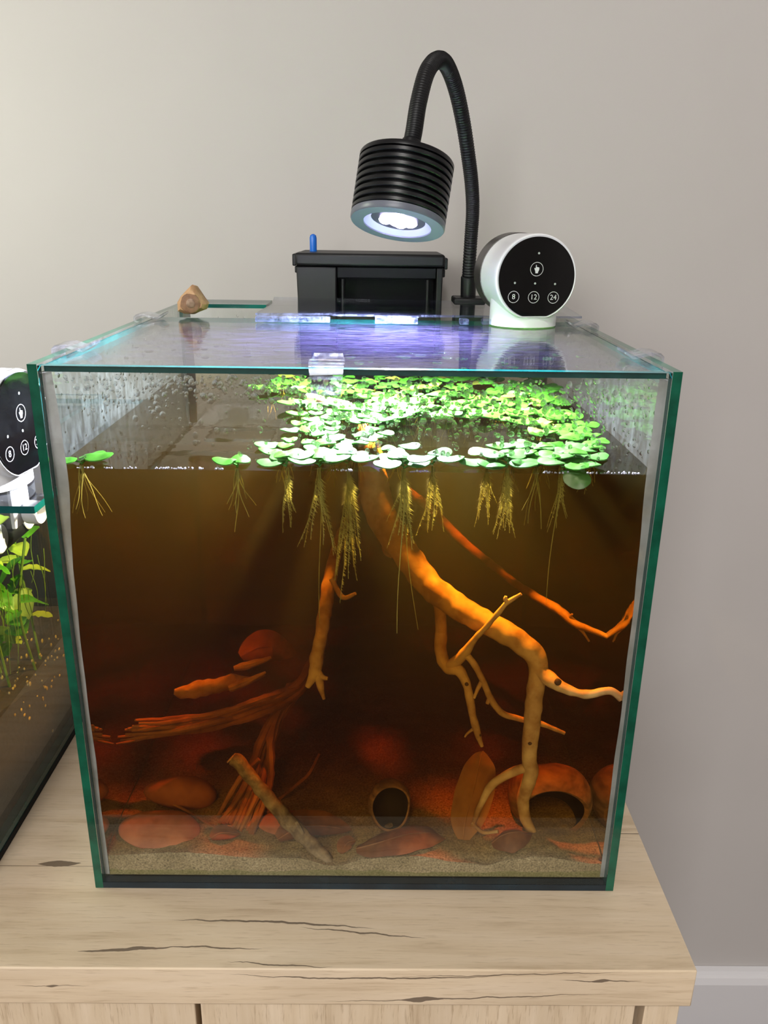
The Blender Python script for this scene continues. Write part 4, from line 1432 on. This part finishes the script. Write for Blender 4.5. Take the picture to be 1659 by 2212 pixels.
vs = [(x, y, soil_h(x, y)) for y in ys2 for x in xs2]
fs = [(j * 41 + i, (j + 1) * 41 + i, (j + 1) * 41 + i + 1, j * 41 + i + 1) for j in range(60) for i in range(40)]
mb = MB().add(vs, fs)
for cidx in (0, 40):
    cp = [vs[j * 41 + cidx] for j in range(61)]
    mb.add(cp + [(x, y, TB + 0.0055) for x, y, z in cp], [(k, k + 1, 62 + k, 61 + k) for k in range(60)])
cp = vs[:41]
mb.add(cp + [(x, y, TB + 0.0055) for x, y, z in cp], [(k, k + 1, 42 + k, 41 + k) for k in range(40)])
o = mb.build('soil_bed', M['soil'], None)
tag(o, 'bank of dark brown soil inside the planted tank', 'soil', kind='stuff')
M['fleck'] = pbr('pale_yellow_flecks', lin(170, 162, 120), lin(110, 98, 62), scale=200, rough=0.6)
mb = MB()
for i in range(85):
    y = min(0.24, max(0.05, dr.gauss(0.145, 0.04)))
    z = soil_h(TX1, y) + dr.choice((-1, 1, 1)) * abs(dr.gauss(0, 0.016))
    r = dr.uniform(0.0006, 0.0017)
    mb.blob((TX1 - 0.0062 - (dr.random() * 0.02 if z > soil_h(TX1, y) else -0.0012), y, max(z, 0.02)), 0.0006, r, r * dr.uniform(0.6, 1.3), 7, 5)
o = mb.build('debris_flecks', M['fleck'], None)
tag(o, 'pale flecks of plant debris on the soil of the planted tank', 'debris', kind='stuff')
M['pgreen'] = pbr('lush_green_leaf', lin(58, 128, 22), lin(92, 164, 34), scale=50, rough=0.4, trans=0.4)
M['pyellow'] = pbr('yellow_green_leaf', lin(176, 196, 70), lin(140, 176, 50), scale=50, rough=0.4, trans=0.4)
M['pstem'] = pbr('green_stem', lin(96, 128, 44), rough=0.5, trans=0.2)


def broad_leaf(r, w_, seed):
    gg = random.Random(seed)
    vs, fs = [], []
    for i in range(9):
        u = i / 8
        wd = w_ * math.sin(math.pi * (0.04 + 0.92 * u)) ** 0.8
        for k in range(-2, 3):
            vs.append((r * 2 * u, wd * k / 2, 0.25 * wd * abs(k / 2) - r * 0.5 * u * u + 0.0008 * gg.uniform(-1, 1)))
    for i in range(8):
        for k in range(4):
            fs.append((5 * i + k, 5 * i + k + 1, 5 * i + 6 + k, 5 * i + 5 + k))
    return MB().add(vs, fs)


BL = {mk: [broad_leaf(r, w_, i).mesh('leaf', M[mk]) for i, (r, w_) in enumerate(((0.010, 0.007), (0.013, 0.009), (0.008, 0.005)))] for mk in ('pgreen', 'pyellow')}
gp_ = random.Random(9)
PL = [((-0.232, 0.082), 0.158, 10, 'pgreen', 'broad-leaved green plant nearest the picture edge in the planted tank'),
      ((-0.238, 0.112), 0.168, 10, 'pgreen', 'broad-leaved green plant below the white suction discs'),
      ((-0.232, 0.140), 0.160, 9, 'pgreen', 'green plant in the planted tank beside the cube\'s left edge'),
      ((-0.262, 0.150), 0.172, 9, 'pyellow', 'yellow-green plant lit from above at the back of the planted tank'),
      ((-0.262, 0.090), 0.150, 9, 'pgreen', 'shaded green plant further inside the planted tank'),
      ((-0.245, 0.178), 0.166, 8, 'pyellow', 'yellow-green plant furthest back in the planted tank')]
for (x, y), zt, nl, mk, lb in PL:
    z0 = soil_h(x, y) - 0.002
    root = empty('aquatic_plant', (x, y, z0), lb, 'aquatic plant', 'leafy plants in the planted tank')
    sp_ = spline([(x, y, z0), (x + gp_.uniform(-.006, .006), y + gp_.uniform(-.006, .006), (z0 + zt) / 2), (x + gp_.uniform(-.004, .004), y + gp_.uniform(-.01, .01), zt)], 8)
    MB().tube(sp_, 0.0009, 6).build('stem', M['pstem'], root)
    for k in range(nl):
        u = 0.35 + 0.65 * k / (nl - 1)
        q = Vector(sp_[int(u * (len(sp_) - 1))])
        o_ = bpy.data.objects.new('leaf', gp_.choice(BL[mk]))
        COL.objects.link(o_)
        o_.parent = root
        o_.location = q - root.location
        a = gp_.uniform(-1.6, 1.6) if q.x > -0.24 and False else k * 2.4 + gp_.uniform(-0.4, 0.4)
        if q.x + 0.022 * math.cos(a) > TX1 - 0.006:
            a = gp_.choice((1.9, -1.9, 2.3, -2.3))
        o_.rotation_euler = (gp_.uniform(-0.3, 0.3), gp_.uniform(-0.2, 0.7), a)
# trailing roots hanging in front
mb = MB()
for i in range(26):
    strand(mb, (TX1 - 0.008 - 0.012 * gp_.random(), gp_.uniform(0.07, 0.17), gp_.uniform(0.12, 0.165)), gp_.uniform(0.02, 0.05), gp_.uniform(-.003, .001), gp_.uniform(-.006, .006), gp_, 0.0, 0.0003)
o = mb.build('trailing_roots', M['pstem'], None)
tag(o, 'thin pale roots trailing down in the planted tank', 'plant roots', kind='stuff')

# spray bar with suction discs
sb = empty('spray_bar', (TX1 - 0.014, 0.12, 0.172), 'black spray bar on white suction discs along the planted tank\'s side', 'spray bar')
MB().tube([(TX1 - 0.014, 0.03, 0.172), (TX1 - 0.014, 0.22, 0.172)], 0.0072, 20).build('pipe', M['black'], sb)
for yy in (0.0955, 0.1385):
    MB().lathe([(0.0, 0.0), (0.0085, 0.0), (0.0092, 0.0006), (0.0086, 0.0018), (0.004, 0.0040), (0.0026, 0.0056), (0, 0.0056)], 28, (TX1 - 0.0054, yy, 0.1786), Vector((-1, 0, 0)), caps=False).build('suction_disc', M['white'], sb)
# white clamp screwed to the rim
cl = empty('rim_clamp', (TX1 + 0.002, 0.108, 0.2), 'white plastic rim clamp with ribbed hollow knob on the planted tank', 'clamp')
kc = Vector((TX1 + 0.006, 0.110, 0.1915))
mb = MB()
n_ = 48
prof = []
for i, (r, h, rib) in enumerate(((0.0056, 0.0095, 0), (0.0068, 0.0095, 0), (0.0074, 0.0088, 1), (0.0074, 0.0008, 1), (0.0068, 0.0, 0), (0.0, 0.0, 0))):
    prof.append((r, h))
mb.lathe([(0.0, 0.0040), (0.0052, 0.0040), (0.0055, 0.0093)] + [(r, h) for r, h in prof[0:5]] + [(0.0, 0.0)], n_, kc, Vector((1, -0.15, 0)).normalized(), caps=False)
vv = []
for i, v in enumerate(mb.v):
    row, k = divmod(i, n_)
    v = Vector(v)
    if row in (5, 6) and k % 2:
        d = v - kc
        ax_ = Vector((1, -0.15, 0)).normalized()
        d = d - ax_ * d.dot(ax_)
        v = v - d * 0.05
    vv.append(tuple(v))
mb.v = vv
mb.build('knob', M['white'], cl)
MB().tube([kc + Vector((0.001, 0, 0)), kc + Vector((-0.0055, 0, 0))], 0.0035, 14).build('screw', M['white'], cl)
MB().box(TX1 + 0.0003, TX1 + 0.003, 0.098, 0.122, 0.184, T2Z - 0.0002).build('jaw', M['white'], cl, bevel=0.0006)
